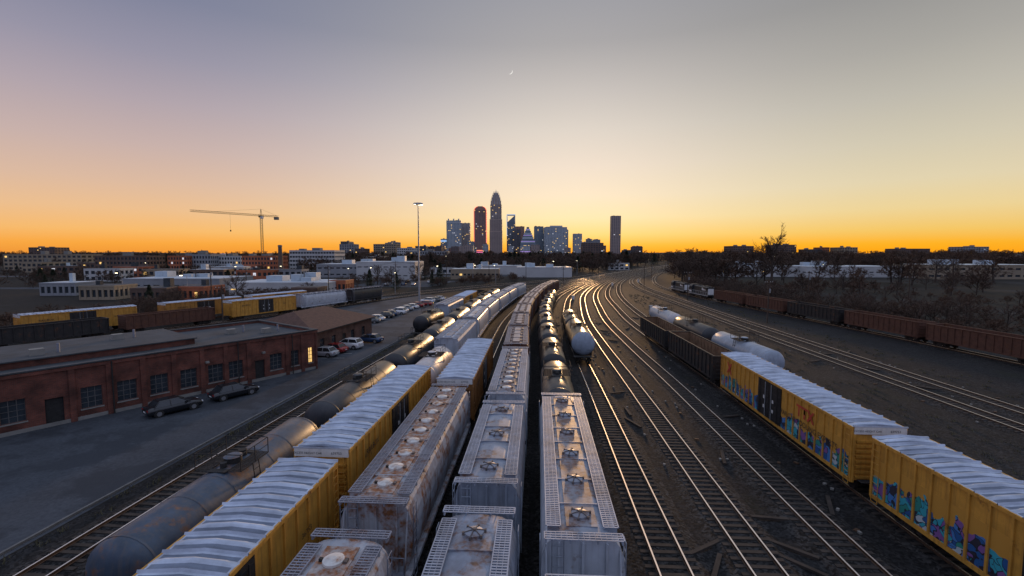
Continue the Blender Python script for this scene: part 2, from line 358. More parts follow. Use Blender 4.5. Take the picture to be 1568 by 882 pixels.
def hopper(tk,d0,L,body,roof,hatch,grat,fine=True,nh=8,style='round',ribs=False,H=4.38,W=1.58,strip=None):
    b=MB('covered_hopper_car'); trucks(b,L,1.75)
    by=L/2-.75
    if ribs: prof=[(W-.08,1.0),(W-.08,H-.5),(W-.2,H-.2),(.62,H-.05),(0,H)]
    else:   prof=[(W-.32,1.15),(W-.12,1.6),(W-.02,2.3),(W,2.9),(W-.05,3.45),(W-.2,H-.45),(W-.42,H-.2),(.95,H-.1),(.6,H-.04),(0,H)]
    full=prof+[(-x,z) for x,z in reversed(prof[:-1])]
    b.prism(full,-by,by,body,smooth=False)
    top=[p for p in prof if p[1]>=H-.22]; tp=[(x,z+.006) for x,z in top]
    rf=tp+[(-x,z) for x,z in reversed(tp[:-1])]
    n_=len(rf); vs=[(x,-by+.02,z) for x,z in rf]+[(x,by-.02,z) for x,z in rf]
    b.add(vs,[(i,i+1,i+1+n_,i+n_) for i in range(n_-1)],roof)
    if strip: b.box(-.6,.6,-by+.5,by-.5,H-.05,H+.018,strip)
    # roof panel seams
    for i in range(1,int(L/2.2)):
        y=-by+2*by*i/int(L/2.2); b.box(-.8,.8,y-.03,y+.03,H-.06,H+.035,roof)
    nr=int(L/1.05) if ribs else 5
    for i in range(nr+1):
        y=-by+.06+(2*by-.12)*i/nr
        if ribs:
            for s in (-1,1): b.box(min(s*(W-.08),s*W),max(s*(W-.08),s*W),y-.05,y+.05,1.0,H-.48,body)
        else:
            pr=[(x*1.006+.004,z) for x,z in prof[:7]]
            for s in (-1,1):
                vs=[(s*x,y-.035,z) for x,z in pr]+[(s*x,y+.035,z) for x,z in pr]
                k=len(pr); b.add(vs,[(j,j+1,j+1+k,j+k) for j in range(k-1)],body)
    for s in (-1,1):
        b.box(min(s*(W-.3),s*(W-.02)),max(s*(W-.3),s*(W-.02)),-L/2+.1,L/2-.1,.98,1.17,body)
    nc=3 if L>14 else 2
    for i in range(nc):
        yc=(-(nc-1)/2+i)*(L-6)/nc*1.05
        hw=(L-6)/nc*.5
        b.loft([[(-1.2,yc-hw,1.16),(1.2,yc-hw,1.16),(1.2,yc+hw,1.16),(-1.2,yc+hw,1.16)],[(-.5,yc-.5,.4),(.5,yc-.5,.4),(.5,yc+.5,.4),(-.5,yc+.5,.4)]],body,smooth=False)
    for s in (-1,1):
        ye=s*(L/2-.1); y0,y1=sorted((s*by,ye))
        grating(b,-1.4,1.4,y0,y1,1.16,grat,fine=False)
        for x in (-1.38,1.38):
            b.cyl((x,ye,1.1),(x,s*by,H-.55),.04,body,6)
            b.cyl((x,ye,1.1),(x,ye,2.2),.025,grat,6)
        b.cyl((-1.38,ye,2.2),(1.38,ye,2.2),.025,grat,6)
        for x in (-.9,0,.9): b.box(x-.05,x+.05,min(s*by,s*(by+.1)),max(s*by,s*(by+.1)),1.16,H-.3,body)
        ladder_end(b,s*(by+.16),.95*s-.22,.95*s+.22,1.1,H+.05,grat)
        for q in (-1,1): ladder(b,q*(W+.03),s*(by-.55),s*(by-.1),.8,H-.35,grat)
        y0,y1=sorted((s*(by-.02),s*(by+.42)))
        grating(b,-1.45,1.45,y0,y1,H+.08,grat,fine=fine,step=.11)
        for x in (-1.4,-.5,.5,1.4): b.box(x-.03,x+.03,y0,y1,H-.1,H+.03,grat)
    for s in (-1,1):
        x0,x1=sorted((s*.82,s*1.38))
        grating(b,x0,x1,-by+.45,by-.45,H+.06,grat,fine=fine,step=.14)
        k=int(L/1.5)
        for i in range(k+1):
            y=-by+.5+(2*by-1)*i/k
            b.box(x0+.05,x1-.05,y-.04,y+.04,H-.3,H+.02,roof)
    if style=='round':
        for i in range(nh):
            y=-by+1.3+(2*by-2.6)*i/(nh-1)
            b.cyl((0,y,H-.03),(0,y,H+.09),.36,hatch,18); b.cyl((0,y,H+.09),(0,y,H+.13),.34,hatch,18,r1=.16)
            b.cyl((0,y,H+.12),(0,y,H+.2),.07,m_clamp,8)
            for a in range(6):
                t=a*math.pi/3+.26
                b.cyl((math.cos(t)*.08,y+math.sin(t)*.08,H+.16),(math.cos(t)*.4,y+math.sin(t)*.4,H+.09),.022,m_clamp,5)
                b.box(math.cos(t)*.42-.04,math.cos(t)*.42+.04,y+math.sin(t)*.42-.04,y+math.sin(t)*.42+.04,H,H+.12,m_clamp)
    elif style=='plain':
        for i in range(nh):
            y=-by+1.3+(2*by-2.6)*i/(nh-1)
            b.cyl((0,y,H-.03),(0,y,H+.1),.36,hatch,18); b.cyl((0,y,H+.1),(0,y,H+.15),.36,hatch,18,r1=.1)
            b.box(-.5,-.38,y-.06,y+.06,H,H+.12,m_under); b.box(.38,.5,y-.1,y+.1,H,H+.1,m_clamp)
    else:
        b.box(-.4,.4,-by+.8,by-.8,H-.02,H+.1,hatch)
        for i in range(5):
            y=-by+.8+(2*by-1.6)*i/4; b.box(-.47,.47,y-.06,y+.06,H,H+.13,roof)
    o=finish(b,tk,d0,L)
    return o

def text(parent,txt,size,mat,loc,facing,name='lettering',bold=0.):
    cu=bpy.data.curves.new(name,'FONT'); cu.body=txt; cu.size=size; cu.align_x='CENTER'; cu.offset=bold
    cu.materials.append(mat); o=bpy.data.objects.new(name,cu); scene.collection.objects.link(o)
    if facing=='-x': M=Matrix(((0,0,-1),(-1,0,0),(0,1,0)))
    elif facing=='+x': M=Matrix(((0,0,1),(1,0,0),(0,1,0)))
    else: M=Matrix(((1,0,0),(0,0,-1),(0,1,0)))
    o.parent=parent; o.matrix_local=Matrix.Translation(loc)@M.to_4x4()
    return o

def graffitimat():
    m,n,l,p=nt('graffiti_paint')
    tc=n.new('ShaderNodeTexCoord')
    no=n.new('ShaderNodeTexNoise'); no.inputs['Scale'].default_value=1.1; no.inputs['Detail'].default_value=2; l.new(tc.outputs['Object'],no.inputs['Vector'])
    vm=n.new('ShaderNodeVectorMath'); vm.operation='MULTIPLY_ADD'; l.new(no.outputs['Color'],vm.inputs[0]); vm.inputs[1].default_value=(2.2,2.2,2.2); l.new(tc.outputs['Object'],vm.inputs[2])
    v=n.new('ShaderNodeTexVoronoi'); v.inputs['Scale'].default_value=1.7; l.new(vm.outputs[0],v.inputs['Vector'])
    sp=n.new('ShaderNodeSeparateColor'); l.new(v.outputs['Color'],sp.inputs[0])
    r=n.new('ShaderNodeValToRGB'); r.color_ramp.interpolation='CONSTANT'; e=r.color_ramp.elements
    cols=[(0,(.02,.10,.30)),(.2,(.04,.36,.45)),(.4,(.45,.52,.56)),(.5,(.03,.25,.22)),(.62,(.06,.2,.5)),(.76,(.22,.10,.32)),(.86,(.03,.03,.05))]
    while len(e)<len(cols): e.new(.5)
    for i,(a,c) in enumerate(cols): e[i].position=a; e[i].color=(*c,1)
    l.new(sp.outputs[0],r.inputs[0])
    v2=n.new('ShaderNodeTexVoronoi'); v2.feature='DISTANCE_TO_EDGE'; v2.inputs['Scale'].default_value=1.7; l.new(vm.outputs[0],v2.inputs['Vector'])
    mr=n.new('ShaderNodeMapRange'); mr.inputs['From Min'].default_value=.03; mr.inputs['From Max'].default_value=.05; l.new(v2.outputs['Distance'],mr.inputs['Value'])
    x=n.new('ShaderNodeMix'); x.data_type='RGBA'; x.inputs[6].default_value=(.02,.02,.03,1); l.new(mr.outputs[0],x.inputs[0]); l.new(r.outputs[0],x.inputs[7])
    sz=n.new('ShaderNodeSeparateXYZ'); l.new(tc.outputs['Object'],sz.inputs[0])
    a=n.new('ShaderNodeMath'); a.operation='MULTIPLY_ADD'; l.new(no.outputs['Fac'],a.inputs[0]); a.inputs[1].default_value=-2.6; l.new(sz.outputs[2],a.inputs[2])
    m2=n.new('ShaderNodeMapRange'); m2.inputs['From Min'].default_value=.98; m2.inputs['From Max'].default_value=1.02; l.new(a.outputs[0],m2.inputs['Value'])
    y=n.new('ShaderNodeMix'); y.data_type='RGBA'; l.new(m2.outputs[0],y.inputs[0]); l.new(x.outputs[2],y.inputs[6]); y.inputs[7].default_value=(.54,.27,.045,1)
    l.new(y.outputs[2],p.inputs['Base Color']); p.inputs['Roughness'].default_value=.5
    return m
m_graf=graffitimat()
m_yel=mk('boxcar_yellow',(.56,.28,.045),.5,0,.18,1.5,streak=.55,rust=.15,dirtcol=(.1,.055,.025))
m_blk=mk('black_paint',(.018,.019,.022),.45,0,.4,2,rust=.1)
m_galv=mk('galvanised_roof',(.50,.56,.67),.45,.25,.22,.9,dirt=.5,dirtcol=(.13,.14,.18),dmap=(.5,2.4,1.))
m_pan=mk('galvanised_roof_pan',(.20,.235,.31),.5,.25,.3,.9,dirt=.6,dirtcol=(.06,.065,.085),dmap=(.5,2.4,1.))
m_white=mk('white_paint',(.66,.66,.66),.5,0,.1,2,streak=.3,dirtcol=(.25,.22,.2))
m_gryl=mk('lettering_black',(.02,.02,.025),.6)
m_redl=mk('lettering_red',(.45,.05,.03),.6)
m_lgt=mk('lettering_white',(.6,.6,.6),.6)
m_clamp=mk('hatch_clamp',(.12,.10,.095),.7,.2,.4,4)

def boxcar(tk,d0,L,body=None,roof=None,door=None,H=4.42,graf=False,capwhite=True,pool=False,fine=True):
    body=body or m_yel; roof=roof or m_galv; door=door or m_blk
    b=MB('boxcar'); trucks(b,L,2.1); W=1.5
    b.box(-W,W,-L/2+.15,L/2-.15,1.0,H-.12,body)
    # galvanised roof: gable with raised panels and seams
    xs=[-1.58,-1.42,-1.1,-.6,-.2,0,.2,.6,1.1,1.42,1.58]
    npn=int(L/1.02); pitch=(L-.2)/npn; vs=[]
    cuts=[0,.05,.12,.24,.36,.42,.5,.58,.64,.76,.88,.95] if fine else [0,.06,.12,.3,.5,.7,.9]
    ylist=[(i+c)*pitch for i in range(npn) for c in cuts]+[npn*pitch]
    for yy in ylist:
        ph=(yy/pitch)%1.
        if yy>=npn*pitch-1e-6: ph=0.
        seam=.10 if (ph<.03 or ph>.97) else 0.
        for x in xs:
            ax=abs(x); e=1. if ax<1.2 else (.0 if ax>1.5 else .25)
            rib=min(1,max(0.,(1-abs(ph-.5)/.15)*1.6))*.10*e
            dip=-.03*e if .1<ph<.3 or .7<ph<.9 else 0
            vs.append((x,-L/2+.1+yy,H-.1+.13*(1-ax/1.58)+max(seam,rib)+dip+R.uniform(-.006,.006)))
    m=len(xs); fr=[];fp=[]
    for i in range(len(ylist)-1):
        pm=((ylist[i]+ylist[i+1])/2/pitch)%1.
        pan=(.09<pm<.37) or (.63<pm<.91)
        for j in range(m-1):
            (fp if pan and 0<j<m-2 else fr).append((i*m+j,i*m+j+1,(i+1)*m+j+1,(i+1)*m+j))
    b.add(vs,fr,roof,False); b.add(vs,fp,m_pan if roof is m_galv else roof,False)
    for s in (-1,1):
        b.box(min(s*1.5,s*1.585),max(s*1.5,s*1.585),-L/2+.12,L/2-.12,H-.26,H-.09,body)   # eave
        b.box(min(s*1.45,s*1.56),max(s*1.45,s*1.56),-L/2+.15,L/2-.15,.86,1.08,body)        # sill
        np_=int(L/.95); dw=1.9
        for i in range(np_+1):
            y=-L/2+.22+(L-.44)*i/np_
            if abs(y)<dw: continue
            b.box(min(s*W,s*(W+.085)),max(s*W,s*(W+.085)),y-.055,y+.055,1.08,H-.26,body)
        for q in (-1,1):
            y0,y1=sorted((q*.03,q*dw)); b.box(min(s*W,s*(W+.08)),max(s*W,s*(W+.08)),y0,y1,1.12,H-.3,door)
            for k in range(6):
                z=1.3+k*(H-1.9)/5; b.box(min(s*(W+.08),s*(W+.105)),max(s*(W+.08),s*(W+.105)),y0+.08,y1-.08,z,z+.09,door)
            for k in (.5,1.45): b.cyl((s*(W+.14),q*k,1.15),(s*(W+.14),q*k,H-.35),.03,m_bg if k<1 else door,6)
            for z in (1.8,2.6):
                b.box(min(s*(W+.1),s*(W+.135)),max(s*(W+.1),s*(W+.135)),q*.75-.1,q*.75+.1,z,z+.25,m_lgt)
        ladder(b,s*(W+.1),L/2-.75,L/2-.3,.7,H-.3,body); ladder(b,s*(W+.1),-L/2+.3,-L/2+.75,.7,H-.3 if s<0 else 2.2,body)
        if graf and s==-1:
            for i in range(np_):
                y0=-L/2+.22+(L-.44)*i/np_+.06; y1=y0+(L-.44)/np_-.12
                if -dw-.9<y0<dw : 
                    if y0>-dw: continue
                b.box(-W-.012,-W-.004,y0,y1,1.1,3.2,m_graf)
    for s in (-1,1):
        ye=s*(L/2-.15)
        for k in range(9):
            z=1.15+k*.32
            if z>H-.75: break
            y0,y1=sorted((ye,ye+s*.08)); b.box(-1.35,1.35,y0,y1,z,z+.14,body)
        y0,y1=sorted((ye-s*.01,ye+s*.09)); b.box(-1.5,1.5,y0,y1,H-.5,H-.06,m_white if capwhite else body)
        for x in (-1.47,1.47): b.box(x-.05,x+.05,min(ye,ye+s*.1),max(ye,ye+s*.1),.9,H-.5,body)
        y0,y1=sorted((ye,ye+s*.45)); grating(b,-1.2,1.2,y0,y1,1.05,m_under,fine=False)
        ladder_end(b,ye+s*.16,s*-1.05-.22,s*-1.05+.22,.7,H-.5,body)
        b.box(-1.56,1.56,min(ye+s*.04,ye+s*.1),max(ye+s*.04,ye+s*.1),H-.06,H+.02,roof)
    o=finish(b,tk,d0,L)
    if capwhite:
        text(o,'EXCESS HEIGHT CAR',.17,m_gryl,(-.75,-L/2+.055,H-.36),'-y')
        text(o,'639753',.2,m_gryl,(.85,-L/2+.055,H-.36),'-y')
    if pool:
        text(o,'TTX',1.15,m_redl,(-W-.095,-L/2+5.2,2.95),'-x','lettering',.03)
        text(o,'RAILCAR POOLING EXPERTS',.55,m_gryl,(-W-.097,-L/2+5.0,2.3),'-x')
        text(o,'X',1.5,m_redl,(-W-.095,L/2-2.4,2.8),'-x','lettering',.05)
        text(o,'NEXT LOAD',.34,m_gryl,(-W-.095,L/2-4.3,2.1),'-x')
    else:
        text(o,'RAILBOX',.5,m_gryl,(W+.095,-L/2+3.4,3.0),'+x')
        text(o,'36753',.35,m_gryl,(W+.095,L/2-3.4,2.6),'+x')
    return o

def tankcar(tk,d0,L,body,endm=None,fine=True,r=1.47):
    b=MB('tank_car'); trucks(b,L,1.8); zc=1.05+r
    hl=L/2-.65; n=28; secs=[]
    prof=[(-hl,.02)]
    for i in range(1,7):
        t=i/6*math.pi/2; prof.append((-hl+.62*(1-math.cos(t)),r*math.sin(t)))
    prof+=[(-hl*.45,r),(0,r),(hl*.45,r)]+[(-y,q) for y,q in reversed(prof[1:])]+[(hl,.02)]
    for y,q in prof: secs.append([(math.cos(2*math.pi*i/n)*q,y,zc+math.sin(2*math.pi*i/n)*q) for i in range(n)])
    if endm:
        b.loft(secs[:7],endm,True,True); b.loft(secs[6:-6],body,True,False); b.loft(secs[-7:],endm,True,True)
    else: b.loft(secs,body,True,True)
    for y in [-hl+.66,-hl*.5,-1.6,1.6,hl*.5,hl-.66]:   # weld bands
        b.loft([[(math.cos(2*math.pi*i/n)*(r+.012),y+q,zc+math.sin(2*math.pi*i/n)*(r+.012)) for i in range(n)] for q in (-.05,.05)],body,True,False)
    for s in (-1,1):
        b.box(-1.2,1.2,s*(L/2-1.9)-.35,s*(L/2-1.9)+.35,.95,1.35,m_under)
        b.prism([(-1.25,1.3),(-1.38,2.0),(-1.1,1.5),(1.1,1.5),(1.38,2.0),(1.25,1.3)],s*(L/2-1.9)-.2,s*(L/2-1.9)+.2,m_under)
        y0,y1=sorted((s*(L/2-.9),s*L/2)); b.box(-1.45,1.45,y0,y1,1.0,1.08,m_under)
        for x in (-1.42,1.42):
            for yy in (y0+.05,y1-.05): b.cyl((x,yy,1.05),(x,yy,2.0),.025,m_under,6)
            b.cyl((x,y0,2.0),(x,y1,2.0),.025,m_under,6)
        b.cyl((-1.42,s*(L/2-.05),2.0),(-.4,s*(L/2-.05),2.0),.025,m_under,6)
        b.cyl((1.42,s*(L/2-.05),2.0),(.4,s*(L/2-.05),2.0),.025,m_under,6)
    for s in (-1,1):
        b.cyl((s*1.55,-hl+.3,1.55),(s*1.55,hl-.3,1.55),.022,m_under,6)
        for i in range(7):
            y=-hl+.4+(2*hl-.8)*i/6; b.cyl((s*1.55,y,1.55),(s*1.3,y,1.75),.018,m_under,5)
    zt=zc+r
    b.cyl((0,0,zt-.1),(0,0,zt+.28),.42,m_under,16); b.cyl((0,0,zt+.28),(0,0,zt+.36),.46,body,16,r1=.3)
    b.cyl((0,.75,zt-.1),(0,.75,zt+.3),.22,m_under,12); b.cyl((0,-.75,zt-.1),(0,-.75,zt+.25),.16,m_under,12)
    for x in (-1,1):
        x0,x1=sorted((x*.5,x*1.2)); grating(b,x0,x1,-1.15,1.15,zt+.03,m_under,fine=fine)
        for y in (-1.15,0,1.15): b.cyl((x*1.2,y,zt),(x*1.2,y,zt+.85),.024,m_under,6)
        b.cyl((x*1.2,-1.15,zt+.85),(x*1.2,1.15,zt+.85),.024,m_under,6)
        b.cyl((x*1.2,-1.15,zt+.45),(x*1.2,1.15,zt+.45),.02,m_under,6)
        for y in (-.24,.24): b.cyl((x*1.58,y,.8),(x*1.22,y,zt+.03),.024,m_under,6)
        for k in range(9):
            t=k/9; xx=x*(1.58-.36*t); z=.9+(zt-.9)*t; b.cyl((xx,-.24,z),(xx,.24,z),.018,m_under,5)
    for y in (-1.15,1.15):
        grating(b,-.5,.5,y-.18,y+.18,zt+.03,m_under,fine=False)
        b.cyl((-1.2,y,zt+.85),(1.2,y,zt+.85),.024,m_under,6)
    return finish(b,tk,d0,L)

def gondola(tk,d0,L,body,H=3.3,load=None,inner=None):
    b=MB('gondola_car'); trucks(b,L,2.); W=1.5; inner=inner or body
    for s in (-1,1):
        b.box(min(s*W,s*(W-.08)),max(s*W,s*(W-.08)),-L/2+.2,L/2-.2,.95,H,body)
        b.box(min(s*(W-.1),s*(W+.1)),max(s*(W-.1),s*(W+.1)),-L/2+.15,L/2-.15,H,H+.12,body)
        b.box(min(s*W,s*(W+.07)),max(s*W,s*(W+.07)),-L/2+.2,L/2-.2,.9,1.1,body)
        b.box(min(s*(W-.081),s*(W-.1)),max(s*(W-.081),s*(W-.1)),-L/2+.29,L/2-.29,1.1,H-.01,inner)
        k=int(L/1.15)
        for i in range(k+1):
            y=-L/2+.28+(L-.56)*i/k; b.box(min(s*W,s*(W+.1)),max(s*W,s*(W+.1)),y-.07,y+.07,1.1,H,body)
            b.box(min(s*(W-.1),s*(W-.15)),max(s*(W-.1),s*(W-.15)),y-.04,y+.04,1.1,H-.02,inner)
        y0,y1=sorted((s*(L/2-.2),s*(L/2-.28))); b.box(-W+.085,W-.085,y0,y1,.95,H,body)
        y0,y1=sorted((s*(L/2-.285),s*(L/2-.3))); b.box(-W+.11,W-.11,y0,y1,1.1,H-.01,inner)
        b.box(-W+.1,W-.1,min(s*(L/2-.2),s*(L/2-.28))-.06,max(s*(L/2-.2),s*(L/2-.28))+.06,H,H+.12,body)
        for k in range(5):
            z=1.1+k*(H-1.3)/5; yy=s*(L/2-.2); b.box(-1.3,1.3,min(yy,yy+s*.08),max(yy,yy+s*.08),z,z+.12,body)
        ladder(b,s*(W+.13),s*(L/2-.7),s*(L/2-.3),.7,H,body)
    b.box(-W+.085,W-.085,-L/2+.305,L/2-.305,.95,1.1,inner)
    if load:
        nx,ny=8,int(L/.5); vs=[];fs=[]
        for i in range(ny+1):
            for j in range(nx+1):
                x=-W+.11+(2*W-.22)*j/nx; y=-L/2+.31+(L-.62)*i/ny
                vs.append((x,y,H-.75+.35*math.cos(x)+R.uniform(-.12,.12)))
        for i in range(ny):
            for j in range(nx): a=i*(nx+1)+j; fs.append((a,a+1,a+nx+2,a+nx+1))
        b.add(vs,fs,load)
    return finish(b,tk,d0,L)

def locomotive(tk,d0,flip=1):
    L=18.; b=MB('diesel_locomotive'); trucks(b,L,3.2); trucks(b,L,5.0)
    bk=m_blk; gl=glassm('cab_glass')
    b.box(-1.5,1.5,-L/2+.2,L/2-.2,1.1,1.4,bk)
    b.box(-1.1,1.1,-2.2,2.2,.45,1.1,bk)
    b.prism([(-.9,1.4),(.9,1.4),(.9,3.7),(.6,4.0),(-.6,4.0),(-.9,3.7)],-L/2+1.3,3.6,bk)
    b.prism([(-1.5,1.4),(1.5,1.4),(1.5,3.6),(1.0,4.25),(-1.0,4.25),(-1.5,3.6)],3.6,6.0,bk)
    b.prism([(-.9,1.4),(.9,1.4),(.9,2.8),(.7,3.0),(-.7,3.0),(-.9,2.8)],6.0,7.9,bk)
    for s in (-1,1):
        b.box(min(s*1.5,s*1.52),max(s*1.5,s*1.52),4.,5.6,2.7,3.4,gl)
        b.cyl((s*1.45,-L/2+.5,2.35),(s*1.45,3.5,2.35),.03,m_white,6)
        for i in range(10): b.cyl((s*1.45,-L/2+.5+i*1.33,1.4),(s*1.45,-L/2+.5+i*1.33,2.35),.03,m_white,6)
        b.box(min(s*1.5,s*1.51),max(s*1.5,s*1.51),-L/2+.2,L/2-.2,1.12,1.25,m_white)
        b.box(min(s*.9,s*.93),max(s*.9,s*.93),-6,-3,2.7,3.5,m_white)
        b.box(min(s*1.5,s*1.515),max(s*1.5,s*1.515),3.9,5.8,1.6,2.2,m_white)
        b.box(min(s*.9,s*1.35),max(s*.9,s*1.35),-L/2+1.5,-L/2+4,3.2,3.8,bk)
    b.box(-1.3,1.3,3.58,3.6,3.2,3.9,gl); b.box(-1.2,1.2,6.,6.02,3.1,3.7,gl)
    for y in (-6,-4.3,-.5): b.cyl((0,y,4.0),(0,y,4.2),.6,bk,14)
    b.box(-.3,.3,1.,2.,4.0,4.35,bk)
    b.box(-.92,.92,-L/2+1.25,-L/2+1.3,1.5,3.4,m_white)
    return finish(b,tk,d0,L)

m_bg=mk('wall_grey',(.27,.28,.3),.7,0,.15,.1)
m_hgrey=mk('hopper_grey',(.25,.285,.35),.42,0,.18,1.2,streak=.65,dirtcol=(.10,.09,.09),rust=.3)
m_hgrey2=mk('hopper_grey_roof',(.27,.315,.395),.45,.1,.22,1.5,dirt=.7,dirtcol=(.12,.115,.135),rust=.8,rustcol=(.155,.085,.06))
m_strip=mk('hatchway_stained',(.22,.23,.27),.5,.1,.25,1.5,rust=1.15,rustcol=(.15,.08,.06))
m_striprust=mk('hatchway_rust',(.40,.38,.37),.55,0,.18,1.7,rust=1.6,rustcol=(.24,.085,.025))
m_hrust=mk('hopper_stained',(.38,.40,.45),.5,0,.14,1.4,rust=.8,streak=.65,dirtcol=(.17,.11,.08),rustcol=(.2,.08,.032))
m_hrustroof=mk('hopper_roof_stained',(.35,.38,.43),.5,0,.18,1.7,rust=1.05,rustcol=(.22,.085,.03),dirt=.4,dirtcol=(.17,.14,.125))
m_hwhite=mk('hopper_white',(.47,.51,.58),.45,0,.12,1.2,streak=.5,rust=.28,dirtcol=(.2,.18,.18))
m_hbrown=mk('hopper_brown',(.12,.05,.032),.6,0,.25,1.2,streak=.3,rust=.2)
m_hbrownroof=mk('hopper_brown_roof',(.20,.145,.135),.55,0,.25,1.4,rust=.5)
m_grat=mk('grating_steel',(.34,.39,.48),.5,.2,.18,3,dirt=.5,dirtcol=(.14,.13,.13))
m_gratd=mk('grating_dull',(.23,.25,.31),.5,.3,.2,3,rust=.3)
m_lid=mk('hatch_white',(.6,.59,.57),.5,0,.15,3,rust=.8,rustcol=(.28,.12,.045))
m_lidg=mk('hatch_grey',(.24,.26,.31),.5,0,.15,3,rust=.8,rustcol=(.14,.08,.06))
m_tblack=mk('tank_black',(.018,.019,.022),.36,0,.4,1.2,streak=.4,rust=.15,dirtcol=(.055,.05,.048),rustcol=(.09,.05,.03))
m_tblue=mk('tank_bluegrey',(.048,.072,.11),.4,0,.35,1,streak=.55,rust=.55,dirtcol=(.14,.115,.095),rustcol=(.17,.08,.04))
m_twhite=mk('tank_white',(.58,.54,.54),.4,0,.1,1,streak=.45,dirtcol=(.3,.19,.16),rust=.2,rustcol=(.25,.12,.08))
m_tgrey=mk('tank_grey',(.28,.33,.41),.36,0,.2,1,streak=.4,dirtcol=(.12,.12,.12))
m_tdark=mk('tank_darkgrey',(.030,.032,.038),.4,0,.3,1,streak=.5,rust=.15,dirtcol=(.075,.07,.068))
m_gblack=mk('gondola_black',(.022,.02,.02),.7,0,.35,1.5,rust=.4)
m_gbrown=mk('gondola_brown',(.10,.042,.026),.75,0,.3,1.5,rust=.45)
m_gin=mk('gondola_interior_rust',(.20,.12,.07),.85,0,.35,1.5,rust=.5)
m_scrap=mk('ballast_load',(.06,.055,.05),.95,0,.5,3)

# track B
boxcar('B',5.0,17.8); boxcar('B',24.0,18.3)
tankcar('B',43.5,11.2,m_twhite)
hopper('B',56,17,m_hwhite,m_hwhite,m_lidg,m_grat,nh=10,style='trough',ribs=True)
d=74.5
for i in range(5): hopper('B',d,17.3,m_hwhite,m_hwhite,m_lid,m_gratd,fine=False,nh=8,style='trough'); d+=18.1
# track C
hopper('C',-1.2,18.2,m_hrust,m_hrustroof,m_lid,m_gratd,nh=10,style='plain',strip=m_striprust)
hopper('C',18.2,18.3,m_hrust,m_hrustroof,m_lid,m_gratd,nh=10,style='plain',strip=m_striprust)
boxcar('C',37.8,18.0,body=mk('boxcar_brown',(.28,.125,.035),.55,0,.2,1.5,streak=.3))
# track D
hopper('D',5.6,13,m_hgrey,m_hgrey2,m_lidg,m_grat,nh=3)
hopper('D',19.9,12.4,m_hgrey,m_hgrey2,m_lidg,m_grat,nh=3)
hopper('D',33.2,18.0,m_hwhite,m_hgrey2,m_lid,m_grat,nh=10,style='plain',strip=m_strip)
d=52.3
for i in range(9): hopper('D',d,13.7,m_hbrown,m_hbrownroof,m_lidg,m_gratd,fine=i<2,nh=6,style='trough',ribs=True); d+=14.5*(1 if i<5 else .98)
# track E
hopper('E',-3.5,18,m_hgrey,m_hgrey2,m_lidg,m_grat,nh=6,strip=m_strip)
hopper('E',15.7,18.4,m_hwhite,m_hgrey2,m_lidg,m_grat,nh=6,strip=m_strip)
d=35.3
for i in range(8): tankcar('E',d,12.2,[m_tdark,m_tblack][i%2 if i else 0],fine=i<3); d+=13.
# track F
tankcar('F',60.5,15,m_tblack,endm=m_tgrey,r=1.62); tankcar('F',76.5,14,m_tblack)
# track A
d=-.6
for i in range(9):
    tankcar('A',d,15.5,[m_tblue,m_tblue,m_tdark,m_tblack,m_tdark,m_tblack,m_tdark,m_tblack,m_tdark][i],fine=i<4); d+=16.3
# track A2
tankcar('A2',79,13.5,m_tblack); hopper('A2',94,17,m_hwhite,m_hwhite,m_lidg,m_gratd,fine=False,style='trough',ribs=True)
boxcar('A2',112,17,fine=False); gondola('A2',130,15,m_gblack)
# tracks I, J
boxcar('I',5.3,20.4,graf=True); boxcar('I',27.0,21.,graf=True,pool=True)
gondola('I',49.6,16.6,m_gblack,H=3.5,inner=m_gin); gondola('I',67.4,15.8,m_gblack,H=3.3,inner=m_gin)
tankcar('J',50,15,m_tgrey); tankcar('J',66,15,m_tdark); tankcar('J',82,15,m_tgrey,endm=m_twhite)
# track M
for i,d in enumerate((41,58.2,75.4,92.6,109.8,127)): gondola('M',d,16.2,m_gbrown if i%3 else m_gblack,H=3.4,load=m_scrap)
locomotive('M',147); locomotive('M',166.5)
# tracks N, O
gondola('N',36,16,m_gbrown,load=m_scrap); gondola('N',52,16,m_gbrown,load=m_scrap)
gondola('N',68,16,m_gblack,load=m_scrap); gondola('N',84,16,m_gbrown,load=m_scrap)
boxcar('N',101,16.8); hopper('N',117.5,16.5,m_hwhite,m_hwhite,m_lidg,m_gratd,fine=False); hopper('N',134,15,m_tdark,m_tdark,m_lidg,m_gratd,fine=False)
boxcar('O',60,16.8,fine=False); boxcar('O',78,16.8,fine=False); boxcar('O',97,16.8,fine=False,body=mk('boxcar_ochre',(.42,.2,.04),.55,0,.2,1.5,streak=.3)); boxcar('O',114.6,16.8,fine=False)

